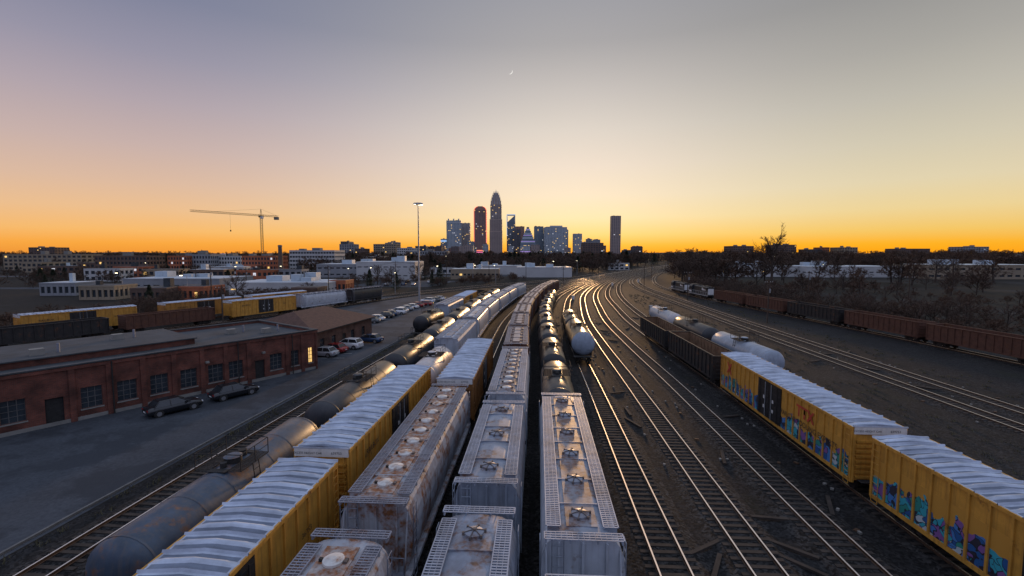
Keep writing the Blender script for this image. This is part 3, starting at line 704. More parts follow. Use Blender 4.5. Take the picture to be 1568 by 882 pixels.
# ------------------------------------------------------------------ brick works building
m_brick=brickmat('red_brick',(.19,.048,.028),(.115,.03,.02),(.12,.08,.065))
m_brick2=brickmat('brown_brick',(.15,.06,.04),(.10,.04,.028),(.13,.1,.08))
m_roofd=mk('tar_roof',(.045,.053,.062),.8,0,.35,.35,dirt=.4)
m_conc=mk('concrete',(.22,.215,.2),.8,0,.2,1)
m_frame=mk('window_frame',(.03,.03,.032),.6)
m_wframe=mk('window_frame_pale',(.10,.10,.10),.6)
m_glass=glassm('window_glass')
m_lit=emis('lit_window',(1,.62,.2),1.1)
m_litw=emis('lit_window_cool',(.85,.85,.95),.75)
def wall_with_openings(b,Lw,h,t,ops,mat,M,frame=m_frame,glass=m_glass,sillm=None):
    ops=sorted(ops); x=0.
    for (a,c,z0,z1,kind) in ops:
        b.box(x,a,0,t,0,h,mat,M)
        if z0>0: b.box(a,c,0,t,0,z0,mat,M); b.box(a-.08,c+.08,-.05,.0,z0-.12,z0-.003,sillm or m_conc,M)
        b.box(a,c,0,t,z1,h,mat,M)
        g=m_lit if kind=='lit' else glass
        b.box(a,c,t*.6,t*.6+.02,z0,z1,g,M)
        if kind=='door':
            b.box(a+.05,c-.05,t*.5,t*.58,z0,z1-.05,m_under,M)
        else:
            nx=max(2,int((c-a)/.38)); nz=max(2,int((z1-z0)/.42))
            for i in range(nx+1):
                xx=a+(c-a)*i/nx; b.box(xx-.03,xx+.03,t*.5,t*.58,z0,z1,frame,M)
            for i in range(nz+1):
                zz=z0+(z1-z0)*i/nz; b.box(a,c,t*.52,t*.57,zz-.025,zz+.025,frame,M)
        b.box(a-.1,c+.1,-.03,0,z1+.003,z1+.22,mat,M)
        x=c
    b.box(x,Lw,0,t,0,h,mat,M)
b=MB('brick_workshop')
Lw=43.; h1=5.15
I4=Matrix.Identity(4)
ops=[]
for s_,wd,k in ((.9,.6,'lit'),(3.0,1.0,'w'),(5.4,1.5,'w'),(10,1.5,'w'),(12.1,1.5,'w'),(14.7,1.5,'w'),(17.3,1.5,'w'),(19.9,1.5,'w'),(22.5,1.5,'w'),(27.5,1.5,'w'),(30.1,1.5,'w'),(35,1.5,'w'),(38.,1.5,'w')):
    c=Lw-s_; ops.append((c-wd/2,c+wd/2,1.0,2.95,k))
ops.append((Lw-7.9,Lw-6.8,0.0,2.5,'door')); ops.append((Lw-25.6,Lw-24.4,0,2.5,'door'))
wall_with_openings(b,Lw,h1,.35,ops,m_brick,I4,frame=m_wframe)
for s_ in [0,2.0,4.0,8.6,11.05,13.4,16,18.6,21.2,23.8,28.8,32.5,36.5,43]:
    x=Lw-s_; b.box(max(0,x-.22),min(Lw,x+.22),-.12,-.002,0,h1-.35,m_brick)
b.box(-.1,Lw+.1,-.14,-.003,h1-.34,h1-.05,m_brick); b.box(-.15,Lw+.15,-.2,.4,h1+.002,h1+.12,m_roofd)
b.box(0,Lw,14.65,15,0,h1,m_brick); b.box(0,.35,.36,14.64,0,h1,m_brick); b.box(Lw-.35,Lw,.36,14.64,0,h1,m_brick)
b.box(-.1,.4,.41,15.1,h1+.002,h1+.12,m_roofd); b.box(Lw-.4,Lw+.1,.41,15.1,h1+.002,h1+.12,m_roofd); b.box(.41,Lw-.41,14.6,15.1,h1+.002,h1+.12,m_roofd)
b.box(.36,Lw-.36,.36,14.64,h1-.55,h1-.3,m_roofd)
b.box(2,Lw-12.5,4.2,14.4,h1-.3,h1+.3,m_brick); b.box(1.8,Lw-12.3,4.0,14.5,h1+.3,h1+.42,m_roofd)
for x,y in ((10,8),(18,6),(25,10),(36,8),(39,5)):
    zb=h1+.42 if x<30 else h1-.3
    b.box(x-.5,x+.5,y-.4,y+.4,zb,zb+.6,m_conc); b.cyl((x+1.5,y,zb),(x+1.5,y,zb+.9),.12,m_gratd,8)
b.box(0,Lw,-.03,-.001,.0,.35,m_conc)
for x in (4.,13.,22.,33.2,39.6): b.cyl((x,-.2,0),(x,-.2,h1-.1),.06,m_under,6)      # downpipes
for x in (11.5,30.,36.): b.box(x-.15,x+.15,-.45,-.12,3.3,3.5,m_conc)
rotb=math.atan2(35,25)
b.build((-50.8,25,0),rotb)

b=MB('brick_depot'); W2,D2,h2=17.,13.,3.8
wall_with_openings(b,W2,h2,.3,[(1.5,2.6,1,2.5,'w'),(4.5,5.6,1,2.5,'w'),(7.5,8.5,0,2.3,'door'),(10,11.1,1,2.5,'w'),(13.5,14.6,1,2.5,'w')],m_brick2,I4)
wall_with_openings(b,D2-.3,h2,.3,[(2,3.1,1,2.5,'w'),(6,7.1,1,2.5,'w'),(9.5,10.6,1,2.5,'w')],m_brick2,Matrix.Translation((0,D2,0))@Matrix.Rotation(-math.pi/2,4,'Z'))
b.box(.31,W2,D2-.3,D2,0,h2,m_brick2); b.box(W2-.3,W2,.31,D2-.31,0,h2,m_brick2)
m_shing=mk('shingle_roof',(.10,.05,.035),.85,0,.3,2,bump=.4,bscale=6)
e=.6
b.add([(-e,-e,h2),(W2+e,-e,h2),(W2+e,D2+e,h2),(-e,D2+e,h2),(4.5,D2/2,h2+2.3),(W2-4.5,D2/2,h2+2.3)],[(0,1,5,4),(1,2,5),(2,3,4,5),(3,0,4)],m_shing)
b.box(-e,W2+e,-e,D2+e,h2-.15,h2-.003,m_frame)
b.build((-28.8,66,0),math.atan2(16,3.2))

# ------------------------------------------------------------------ generic buildings
def building(name,u0,u1,D,h,depth,floors,bays,wall,glass=None,rot=0.,lit=.05,band=.45,pier=.35,roofm=None,units=2,build=True):
    glass=glass or m_glass; W=(u1-u0)/F*D; b=MB(name); x0=-W/2; hx=W/2
    nb2=max(2,int(bays*depth/W)); fh=h/floors
    b.box(x0+.3,hx-.3,.3,depth-.3,0,h-.1,glass)
    for i in range(floors+1):
        z=i*fh; za=max(0,z-fh*band*.5); zb=min(h,z+fh*band*.5)
        b.box(x0,hx,0,depth,za,zb,wall)
    if pier>0:
        pw=W/bays*pier/2
        for i in range(bays+1):
            x=x0+W*i/bays; a=max(x0-.06,x-pw); c=min(hx+.06,x+pw)
            b.box(a,c,-.06,.28,0,h-.02,wall); b.box(a,c,depth-.28,depth+.06,0,h-.02,wall)
        pw=depth/nb2*pier/2
        for i in range(1,nb2):
            y=depth*i/nb2; b.box(x0-.06,x0+.28,y-pw,y+pw,0,h-.02,wall); b.box(hx-.28,hx+.06,y-pw,y+pw,0,h-.02,wall)
    b.box(x0-.1,hx+.1,-.1,depth+.1,h+.003,h+.5,wall)
    b.box(x0+.4,hx-.4,.4,depth-.4,h+.5,h+.53,roofm or m_roofd)
    for i in range(units):
        x=R.uniform(x0*.7,hx*.7); y=R.uniform(depth*.3,depth*.7); s=min(W,depth)*R.uniform(.06,.14)
        b.box(x-s,x+s,y-s,y+s,h+.53,h+.53+R.uniform(1.2,3.2),roofm or m_conc)
    for i in range(floors):
        for j in range(bays):
            if R.random()<lit*.5:
                x=x0+W*(j+.5)/bays; z=(i+.5)*fh; q=min(W/bays*.3,1.0 if D<1000 else 9); hz=min(fh*.22,.8 if D<1000 else 9)
                b.box(x-q,x+q,.22,.29,z-hz,z+hz,m_lit if R.random()<.7 else m_litw)
    o=None
    if build:
        o=b.build(((u0+u1)/2/F*D,D,0),rot)
    return b if not build else o

m_bw=mk('wall_white',(.5,.5,.5),.7,0,.12,.1); m_bt=mk('wall_tan',(.3,.24,.17),.75,0,.15,.1)
m_bo=mk('wall_orange',(.42,.13,.06),.75,0,.15,.1); m_bb=mk('wall_brown',(.14,.09,.07),.75,0,.2,.1); m_bd=mk('wall_dark',(.07,.075,.085),.6,0,.2,.1)
m_rw=mk('metal_roof_pale',(.45,.52,.58),.5,.1,.15,.1,dirt=.3,dirtcol=(.2,.23,.26))
building('apartment_building',-640,-560,340,13,18,4,14,m_bb,lit=.1); building('apartment_building',-528,-498,345,13,18,4,7,m_bo,lit=.15)
building('apartment_building',-498,-462,350,14,18,4,8,m_bg,lit=.12); building('apartment_building',-454,-416,360,12.8,18,4,9,m_bw,lit=.05)
building('apartment_building',-414,-362,335,13,18,4,11,m_bo,lit=.08); building('office_building',-341,-272,400,17.5,25,5,16,m_bw,lit=.06,band=.55,pier=.15)
building('office_building',-780,-660,420,14,22,4,16,m_bt,lit=.08)
building('warehouse',-436,-284,168,4.1,22,1,12,m_bw,roofm=m_rw,lit=.1,band=.9,units=5)
building('warehouse',-600,-450,185,4.6,24,1,10,m_bg,roofm=m_rw,lit=.2,units=4,band=.9)
building('warehouse',-239,-149,262,10,26,2,9,m_bw,lit=.05,band=.9,roofm=m_rw,units=3)
building('warehouse',-300,-215,290,8,26,2,9,m_bg,lit=.05,band=.8,roofm=m_rw,units=3)
building('storage_shed',-282,-256,176,4.4,9,1,4,m_bo,lit=.2,units=0); building('storage_shed',-340,-300,150,3.6,8,1,5,m_bb,lit=0,units=0)
for u,D,mt in ((-560,140,m_bb),(-500,146,m_bo),(-640,150,m_bt),(-700,165,m_bg),(-470,235,m_bb),(-540,240,m_bt),(-400,228,m_bo),(-630,250,m_bw),(-350,236,m_bg),(-590,290,m_bo),(-440,285,m_bw),(-700,300,m_bb)):
    building('storage_shed' if D<200 else 'commercial_building',u-26,u+26,D,4.2 if D<200 else 6.5,10,1 if D<200 else 2,6,mt,lit=.12,units=1,roofm=m_rw if D%2 else m_roofd,rot=R.uniform(-.15,.15))
building('warehouse',-94,-20,270,5.6,16,1,12,m_bt,lit=.12,band=.8,roofm=m_rw); building('warehouse',8,92,292,6,20,1,16,m_bw,lit=.04,band=1.0,roofm=m_rw,units=4)
building('warehouse',-55,15,330,6,20,1,14,m_bw,lit=.04,band=1.0,roofm=m_rw,units=4)
building('signal_building',150,180,420,6,9,2,4,m_bw,lit=.2)
building('warehouse',322,440,300,6.5,30,1,14,m_bw,lit=.05,band=.9,roofm=m_rw,units=4); building('warehouse',452,600,292,6.5,30,1,14,m_bw,lit=.02,band=.9,roofm=m_rw,units=4)
building('warehouse',650,820,270,8,30,2,14,m_bt,lit=.02,band=.7,roofm=m_rw,units=4)
# scattered low commercial buildings
taken=[(-436,-284,168),(-600,-450,185),(-239,-149,262),(-300,-215,290)]
for i in range(75):
    D=R.uniform(215,760); u=R.uniform(-840,-40) if i%3 else R.uniform(330,850)
    if u>0 and D<380: continue
    if D<300: continue
    wd=R.uniform(14,40); wu=wd/D*F; x=u/F*D
    if any(abs(u-(a+c)/2)<(wu+c-a)/2 and abs(D-dd)<40 for a,c,dd in taken): continue
    taken.append((u-wu/2,u+wu/2,D))
    fl=R.choice([1,1,2,2,3]); building('commercial_building',u-wu/2,u+wu/2,D,fl*3.6+.6,R.uniform(12,22),fl,max(4,int(wd/4)),R.choice([m_bw,m_bt,m_bb,m_bg,m_bo,m_bd]),rot=R.uniform(-.25,.25),lit=.1,roofm=R.choice([m_roofd,m_rw,None]))
for (u0,u1,yt,D,fl,bay,mt) in [(-264,-242,374,900,10,6,m_bg),(-262,-250,370,930,11,4,m_bd),(-240,-226,381,800,6,5,m_bb),(-212,-178,374,850,8,10,m_bt),(-190,-176,371,900,9,5,m_bg),(-176,-150,380,800,6,8,m_bw),
    (-148,-132,377,850,7,6,m_bd),(-130,-108,378,900,7,8,m_bb),(-160,-100,385,620,4,16,m_bg),(108,140,372,1300,9,8,m_bb),(115,122,366,1400,12,3,m_bg),(186,200,378,1200,7,5,m_bb),(172,190,383,1200,5,6,m_bd),
    (335,370,377,900,7,10,m_bb),(400,435,375,950,7,12,m_bb),(455,475,382,800,5,6,m_bd),(478,486,379,820,7,3,m_bo),(505,529,379,800,6,6,m_bt),(590,640,381,900,6,16,m_bb),(-740,-700,379,900,8,10,m_bb),(690,730,378,900,8,10,m_bg)]:
    h=CAMH+(388-yt)*D/F
    building('office_block',u0,u1,D,h,30,fl,bay,mt,lit=.07)

# tall skyline towers
m_tg=mk('tower_glass_blue',(.15,.21,.27),.35,0,.2,.02,spec=.8); m_tgl=mk('tower_glass_dark',(.12,.12,.14),.35,0,.2,.02,spec=.8)
m_tn=mk('tower_stone',(.44,.34,.30),.7,0,.1,.02); m_ts=mk('tower_pale',(.48,.53,.57),.6,0,.1,.02); m_tb=mk('tower_brown',(.38,.21,.175),.7,0,.1,.02)
e_red=emis('crown_light_red',(1,.22,.14),1.5); e_pur=emis('crown_light_violet',(.5,.35,.95),.65); e_wh=emis('crown_light_white',(1,.9,.85),.6); e_cy=emis('crown_light_blue',(.35,.6,1.),.7); e_mag=emis('sign_light_pink',(1,.2,.45),1.2)
DT=2000.
def zt(y,D=DT): return CAMH+(388-y)*D/F
def tower(name,x0,x1,yt,D,wall,glass,lit=.08,band=.35,pier=.3,rot=0.,extra=None):
    u0,u1=x0-784,x1-784; W=(u1-u0)/F*D; h=zt(yt,D); fl=max(4,int(h/5)); by=max(4,int(W/6))
    b=building(name,u0,u1,D,h,W*.8,fl,by,wall,glass,lit=lit*1.5,band=band,pier=pier,units=2,build=False)
    if extra: extra(b,W,h)
    b.build(((u0+u1)/2/F*D,D,0),rot)
s_=DT/F
def exA(b,W,h):
    b.box(-W/2-.5,W/2+.5,-.5,.2,h-12*s_*.3,h-8*s_*.3,m_ts)
    for x in (-.35,0,.35): b.box(W*x-3,W*x+3,2,8,h,h+8,m_ts)
tower('glass_skyscraper',684,706,338,DT,m_ts,m_tg,extra=exA,lit=.12)
tower('glass_skyscraper',707,720,342,DT+60,m_ts,m_tgl,lit=.1)
def exB(b,W,h):
    n=8
    for i in range(n):
        t=i/n; w=W/2*math.sqrt(1-t*t)*.95; z=h+t*16
        b.box(-w,w,W*.1,W*.7,z,z+16/n+.01,m_tb); b.box(-w-1,-w+1.5,W*.06,W*.1,z,z+16/n,e_red); b.box(w-1.5,w+1,W*.06,W*.1,z,z+16/n,e_red)
    for x in (-1,1): b.box(x*W/2-1.2,x*W/2+1.2,-1.2,-.4,h*.3,h,e_red)
    b.box(-W/2-2,W/2+2,-12,-.5,0,30,m_tb); b.box(-W/2-2,W/2+2,-12.6,-12,26,29,e_red); b.box(-W/2-2,W/2+2,-12.6,-12,19,22,e_mag)
tower('crowned_skyscraper',726,745,322,DT-30,m_tb,m_tgl,extra=exB,lit=.08)
def exC(b,W,h):
    z=h
    for k,(f,dh) in enumerate(((.9,16),(.76,14),(.6,11),(.42,8))):
        w=W/2*f; b.box(-w,w,W*.4-w*.8,W*.4+w*.8,z,z+dh,m_tn)
        for i in range(9):
            x=-w+2*w*i/8; b.loft([[(x-1.1,W*.4-w*.8-1.2,z),(x+1.1,W*.4-w*.8-1.2,z),(x+1.1,W*.4-w*.8+1,z),(x-1.1,W*.4-w*.8+1,z)],[(x-.3,W*.4-w*.8-.6,z+dh+7),(x+.3,W*.4-w*.8-.6,z+dh+7),(x+.3,W*.4-w*.8,z+dh+7),(x-.3,W*.4-w*.8,z+dh+7)]],m_ts if i%2 else m_tn,False)
        z+=dh
    b.cyl((0,W*.4,z),(0,W*.4,z+16),2.4,m_ts,6,r1=.3)
    for k,f in enumerate((.5,.72)):
        q=1.0+.03*(2-k); b.box(-W/2*q-1.5,W/2*q+1.5,-1.5*(2-k),W*.8+1,0,h*f,m_tn)
        for i in range(int(h*f/5)): b.box(-W/2*q-1.2,W/2*q+1.2,-1.5*(2-k)-.35,-1.5*(2-k)-.05,i*5+1,i*5+3,m_tgl)
        for i in range(8):
            x=(-W/2*q-1.2)+(W*q+2.4)*i/7; b.box(x-.8,x+.8,-1.5*(2-k)-.9,-1.5*(2-k)-.4,0,h*f+2,m_tn)
tower('spired_skyscraper',751,768,314,DT-60,m_tn,m_tgl,extra=exC,lit=.08)
def exD(b,W,h):
    b.box(-W/2,-W/2+4,0,W*.8,h,h+28,m_ts); b.box(W/2-3,W/2,0,W*.8,h,h+28,m_ts); b.box(-W/2,W/2,0,W*.8,h+28,h+32,m_ts)
    b.add([(-W/2+4,2,h),(W/2-3,2,h),(W/2-3,2,h+27)],[(0,1,2)],m_tg); b.box(-W/2,W/2,-1.,-.3,h+28.5,h+31,e_cy); b.box(-W/2-.3,-W/2+1.5,-1.,-.3,h*.6,h+28,e_cy)
tower('notched_skyscraper',776,789,340,DT,m_tg,m_tg,extra=exD,lit=.1,pier=.12)
tower('office_tower',789,803,347,DT+90,m_tb,m_tgl,lit=.06)
tower('office_tower',785,797,352,DT-40,m_bd,m_tgl,lit=.06)
def exE(b,W,h):
    n=9
    for i in range(n):
        t=i/n; w=W/2*(1-t)**.9+1.; z=h+t*75; b.box(-w,w,W*.4-w*.8,W*.4+w*.8,z,z+75/n,m_ts if i%2 else m_tg)
        if i%3==1: b.box(-w,w,W*.4-w*.8-.6,W*.4-w*.8-.1,z+5.5,z+7.,e_pur)
    b.box(-W/2-6,W/2+6,-8,-.5,0,26,m_tn); b.box(-W/2-6,W/2+6,-8.6,-8.05,21,24,e_pur)
tower('pyramid_topped_tower',797,820,375,DT-90,m_ts,m_tg,extra=exE,lit=.15)
tower('office_tower',818,832,347,DT+30,m_tg,m_tg,lit=.08); tower('office_tower',834,868,348,DT-30,m_ts,m_tg,lit=.1,extra=lambda b,W,h:b.box(-W*.25,W*.3,8,30,h,h+7,m_ts))
tower('office_tower',828,836,358,DT+80,m_bb,m_tgl); tower('office_tower',878,891,358,DT,m_ts,m_tg); tower('office_tower',893,906,374,DT-100,m_tb,m_tgl,lit=.1)
tower('office_tower',903,919,367,DT,m_bg,m_tg); tower('office_tower',913,928,376,DT-150,m_bb,m_tgl)
tower('slab_skyscraper',936,950,331,DT-400,m_tn,m_tgl,lit=.03,band=.2,pier=.4)
tower('office_tower',716,726,370,DT-200,m_bg,m_tg,lit=.2); tower('office_tower',675,684,366,DT-100,m_tg,m_tg,lit=.2,extra=lambda b,W,h:b.box(-W/2,W/2,-.8,-.2,h-12,h-4,e_cy))
tower('office_tower',864,870,352,DT+50,m_ts,m_tg); tower('office_tower',655,676,380,DT-500,m_bw,m_tg,lit=.1); tower('office_tower',970,983,377,DT-400,m_bb,m_tgl)
for i in range(16):
    x0=R.uniform(640,930); tower('office_tower',x0,x0+R.uniform(7,16),R.uniform(369,381),DT-R.uniform(150,450),R.choice([m_tn,m_tb,m_ts,m_bd,m_bb]),m_tgl,lit=.08)

# chimney
b=MB('brick_chimney'); Dc=290.; b.cyl((0,0,0),(0,0,20),1.5,m_bb,16,r1=1.1); b.cyl((0,0,19.4),(0,0,20.3),1.3,m_conc,16); b.cyl((0,0,20.3),(0,0,20.5),.9,m_under,16)
b.box(-2,2,-2,2,0,2.5,m_bb); b.build((-355/F*Dc,Dc,0))

# tower crane
m_crane=mk('crane_yellow',(.3,.19,.07),.6)
def truss(b,p0,p1,w,step,mat,r=.09):
    p0=Vector(p0);p1=Vector(p1);d=(p1-p0);Ln=d.length;d.normalize()
    a=d.orthogonal().normalized() if abs(d.z)>.9 else Vector((0,0,1)).cross(d).normalized(); c=d.cross(a)
    cs=[a*w/2+c*w/2,a*w/2-c*w/2,-a*w/2-c*w/2,-a*w/2+c*w/2]
    for q in cs: b.cyl(p0+q,p1+q,r,mat,4)
    k=int(Ln/step)
    for i in range(k):
        u=p0+d*(Ln*i/k); v=p0+d*(Ln*(i+1)/k)
        for j in range(4):
            b.cyl(u+cs[j],v+cs[(j+1)%4],r*.6,mat,4); b.cyl(u+cs[j],u+cs[(j+1)%4],r*.6,mat,4)
b=MB('tower_crane')
truss(b,(0,0,0),(0,0,52),2.,2.5,m_crane,.14); 
jd=Vector((-34,-51,0)).normalized(); zj=54.
truss(b,Vector((0,0,zj)),jd*64+Vector((0,0,zj)),1.6,2.5,m_crane,.13); truss(b,Vector((0,0,zj)),-jd*18+Vector((0,0,zj)),1.6,2.5,m_crane,.13)
b.box(-1.8,1.8,-1.8,1.8,52,54,m_crane); b.box(.6,2.8,-2.6,-.4,50.5,53,m_white)
b.cyl((-1,0,54.5),(0,0,60.5),.25,m_crane,5); b.cyl((1,0,54.5),(0,0,60.5),.25,m_crane,5)
b.cyl((0,0,60.5),jd*42+Vector((0,0,zj+1)),.08,m_crane,4); b.cyl((0,0,60.5),-jd*16+Vector((0,0,zj+1)),.08,m_crane,4)
cw=-jd*16; b.box(cw.x-2,cw.x+2,cw.y-1.5,cw.y+1.5,zj-3.5,zj-.5,m_conc)
hk=jd*30; b.cyl((hk.x,hk.y,zj),(hk.x,hk.y,zj-16),.06,m_under,4); b.box(hk.x-.4,hk.x+.4,hk.y-.4,hk.y+.4,zj-17.5,zj-16,m_under)
b.build((-257,475,0))

# high mast light
m_pole=mk('galvanised_pole',(.35,.36,.38),.5,.5)
b=MB('high_mast_light'); b.cyl((0,0,0),(0,0,30),.32,m_pole,12,r1=.13); b.cyl((0,0,0),(0,0,.5),.5,m_conc,12)
b.cyl((0,0,29.9),(0,0,30.2),.75,m_pole,16)
e_lamp=emis('lamp_glow',(1,.85,.55),8.)
for i in range(8):
    t=i*math.pi/4; x,y=math.cos(t)*1.15,math.sin(t)*1.15
    b.cyl((math.cos(t)*.6,math.sin(t)*.6,30.05),(x,y,30.0),.06,m_pole,6); b.cyl((x,y,29.65),(x,y,30.15),.36,m_pole,10,r1=.2)
    b.cyl((x,y,29.6),(x,y,29.64),.3,e_lamp if i in (0,1,2,5) else m_white,10)
b.build((-27.9,138,0))

def lamp(u,D,h,lit=True):
    b=MB('street_lamp'); b.cyl((0,0,0),(0,0,h),.12,m_pole,8,r1=.07); b.cyl((0,0,h-.1),(1.5,0,h+.15),.05,m_pole,6)
    b.box(1.3,2.1,-.18,.18,h+.08,h+.25,m_pole); b.box(1.35,2.05,-.15,.15,h-.05,h+.08,e_lamp if lit else m_white); b.build((u/F*D,D,0),R.uniform(0,6))
m_wood=mk('pole_wood',(.07,.05,.038),.9)
for u,D,h in ((-500,150,8),(-180,170,8),(-215,200,9),(-60,240,9),(-250,220,8),(-120,225,9),(-25,235,9),(60,300,10),(100,330,10),(250,300,10),(330,290,9),(480,260,9),(-600,170,8),(-430,250,8),(-350,260,8),(470,420,12),(400,500,12),(520,450,12),(180,500,12),(160,640,12),(-100,500,12),(-560,300,9)):
    lamp(u,D,h)
poles=[(-61.5,97,8.5),(-84,128,12),(-66,165,11),(-52,205,12),(-33,232,12),(-12,240,12),(8,262,12),(30,340,12)]
def upole(x,y,h):
    b=MB('utility_pole'); b.cyl((0,0,0),(0,0,h),.17,m_wood,8,r1=.11); b.box(-1.2,1.2,-.06,.06,h-.7,h-.55,m_wood); b.box(-.9,.9,-.06,.06,h-1.7,h-1.58,m_wood)
    for s in (-1.1,-.5,.5,1.1): b.cyl((s,0,h-.55),(s,0,h-.35),.05,m_white,6)
    if R.random()<.5: b.cyl((.3,0,h-2.9),(.3,0,h-2.0),.22,m_bg,8)
    b.build((x,y,0),R.uniform(-.4,.4))
for p in poles: upole(*p)
for x,y in ((57.5,150),(60.5,210),(79,260),(24,215),(112,330),(120,360),(160,420),(56,100),(97,150),(104,120),(-110,190),(-135,196),(-160,196)): upole(x,y,9.5)
b=MB('overhead_wires')
for i in range(1,len(poles)-1):
    p,q=poles[i],poles[i+1]
    for o in (-1.1,.5,1.1):
        pts=[Vector((p[0]+(q[0]-p[0])*t/6+o,p[1]+(q[1]-p[1])*t/6,p[2]-.4+(q[2]-p[2])*t/6-1.2*(1-((t-3)/3)**2)) ) for t in range(7)]
        for a,c in zip(pts,pts[1:]): b.cyl(a,c,.02,m_under,3,caps=False)
b.build()
for x,y in ((47,215),(66,240),(20,150),(36.5,120),(37,70)):
    b=MB('trackside_cabinet'); b.box(-.4,.4,-.3,.3,.15,1.5,m_bg); b.box(-.5,.5,-.4,.4,0,.15,m_conc); b.box(-.45,.45,-.35,.35,1.5,1.58,m_rw); b.box(-.36,-.02,-.32,-.301,.25,1.4,m_white); b.box(.02,.36,-.32,-.301,.25,1.4,m_white); b.build((x,y,0),.1)

# ------------------------------------------------------------------ parked cars
m_tyre=mk('tyre',(.02,.02,.02),.85); m_hub=mk('hubcap',(.45,.45,.47),.35,.8); m_cg=glassm('car_glass',(.015,.018,.022),.06)
e_tail=mk('tail_lamp',(.25,.01,.01),.25); m_head=mk('head_lamp',(.7,.7,.72),.15)
def paint(name,c): return mk('car_paint_'+name,c,.18,.2,.05,1,spec=.8)
P={'black':paint('black',(.015,.016,.02)),'white':paint('white',(.7,.7,.72)),'silver':paint('silver',(.35,.37,.4)),'blue':paint('blue',(.02,.05,.12)),'red':paint('red',(.3,.02,.02)),'grey':paint('grey',(.12,.13,.14))}
def car(x,y,rot,col,suv=False):
    b=MB('parked_car'); pm=P[col]; k=.22 if suv else 0
    def sec(yy,zb,zm,zt_,hw):
        return [(-hw*.9,yy,zb),(-hw,yy,zb+.12),(-hw*1.01,yy,zm),(-hw*.95,yy,zt_-.06),(-hw*.8,yy,zt_),(0,yy,zt_+.025),(hw*.8,yy,zt_),(hw*.95,yy,zt_-.06),(hw*1.01,yy,zm),(hw,yy,zb+.12),(hw*.9,yy,zb)]
    z=.93+k
    S=[sec(-2.28,.42,.55,.68+k,.70),sec(-2.2,.28,.58,.86+k,.82),sec(-1.9,.22,.6,.93+k,.88),sec(-1.0,.2,.62,z,.91),sec(.6,.2,.62,z,.91),sec(1.4,.2,.6,z-.05,.9),sec(2.0,.22,.55,z-.15,.86),sec(2.22,.3,.5,z-.26,.76),sec(2.28,.4,.5,z-.36,.66)]
    b.loft(S,pm)
    yr=-2.05 if suv else -1.75; t=1.45+k*1.1
    g=[[(-.84,yr,z-.03),(.84,yr,z-.03),(.84,1.15,z-.03),(-.84,1.15,z-.03)],[(-.64,yr+.42,t-.05),(.64,yr+.42,t-.05),(.64,.3,t-.05),(-.64,.3,t-.05)]]
    b.loft(g,m_cg,False)
    b.loft([[(-.66,yr+.38,t-.055),(.66,yr+.38,t-.055),(.66,.36,t-.055),(-.66,.36,t-.055)],[(-.58,yr+.5,t),(.58,yr+.5,t),(.58,.2,t),(-.58,.2,t)]],pm,False)
    for s in (-1,1):
        for (ya,yb) in ((yr,yr+.42),(1.15,.3)): b.cyl((s*.845,ya,z-.02),(s*.65,yb,t-.05),.045,pm,5)
        b.cyl((s*.85,-.45,z-.02),(s*.66,-.45,t-.05),.035,pm,5)
        b.box(min(s*.9,s*1.05),max(s*.9,s*1.05),.72,.9,z-.02,z+.13,pm)
        for yy in (-1.42,1.38):
            b.cyl((s*.70,yy,.33),(s*.925,yy,.33),.39,m_under,18); b.cyl((s*.72,yy,.33),(s*.945,yy,.33),.335,m_tyre,18); b.cyl((s*.94,yy,.33),(s*.955,yy,.33),.21,m_hub,12)
        x0,x1=sorted((s*.45,s*.76)); b.box(x0,x1,-2.27,-2.21,.66+k,.8+k,e_tail); b.box(x0,x1,2.15,2.25,.55+k,.68+k,m_head)
    b.box(-.26,.26,-2.3,-2.25,.5,.62,m_white)
    b.build((x,y,.012),rot)
wr=-math.atan2(25,35)
for a in [(-29.6,48.0,wr,'black'),(-32.6,43.3,wr,'black'),(-24.4,78,1.35,'blue'),(-26.2,72.8,1.35,'white',True),(-27.6,69.9,1.35,'red'),(-28,67.2,1.35,'silver'),(-31.2,100,1.5,'grey'),(-31,103,1.5,'white'),(-30.2,108,1.5,'black'),(-30.,111.2,1.5,'blue'),(-28.7,114.5,1.4,'white',True),(-29,118,1.4,'white'),
    (-28.6,122,1.4,'silver'),(-28,126,1.4,'white'),(-27.2,130,1.3,'red'),(-25.5,134,1.3,'red'),(-26,141,1.3,'white',True),(-24.6,145,1.2,'grey'),(-24,149,1.2,'white'),(-50,112,.4,'white'),(-60,40,wr,'grey'),
    (-60,220,.1,'white'),(-56,221,.1,'grey'),(-52,220,.1,'blue'),(-47,219,.1,'white'),(-62,240,.1,'silver'),(-55,241,.1,'black'),(-43,238,.1,'white')]: car(*a)
m_line=mk('road_paint',(.4,.4,.38),.7,0,.4,3)
b=MB('parking_bay_lines')
for i in range(17):
    y=66+i*3.0 if i<5 else 98.3+(i-5)*3.7
    x=-27 if i<5 else -31+(i-5)*.5
    b.box(x-2.6,x+2.6,y-.06,y+.06,.014,.018,m_line,None)
b.build()
m_kerb=mk('kerb_concrete',(.13,.13,.128),.85)
b=MB('kerb'); 
for d in range(-40,130,5):
    x0=TK['A2'].x(d)-3.6; x1=TK['A2'].x(d+5)-3.6
    b.add([(x0-.15,d,.0),(x0,d,.0),(x1,d+5,.0),(x1-.15,d+5,.0),(x0-.15,d,.14),(x0,d,.14),(x1,d+5,.14),(x1-.15,d+5,.14)],[(4,5,6,7),(0,4,7,3),(1,2,6,5)],m_kerb)
b.build()

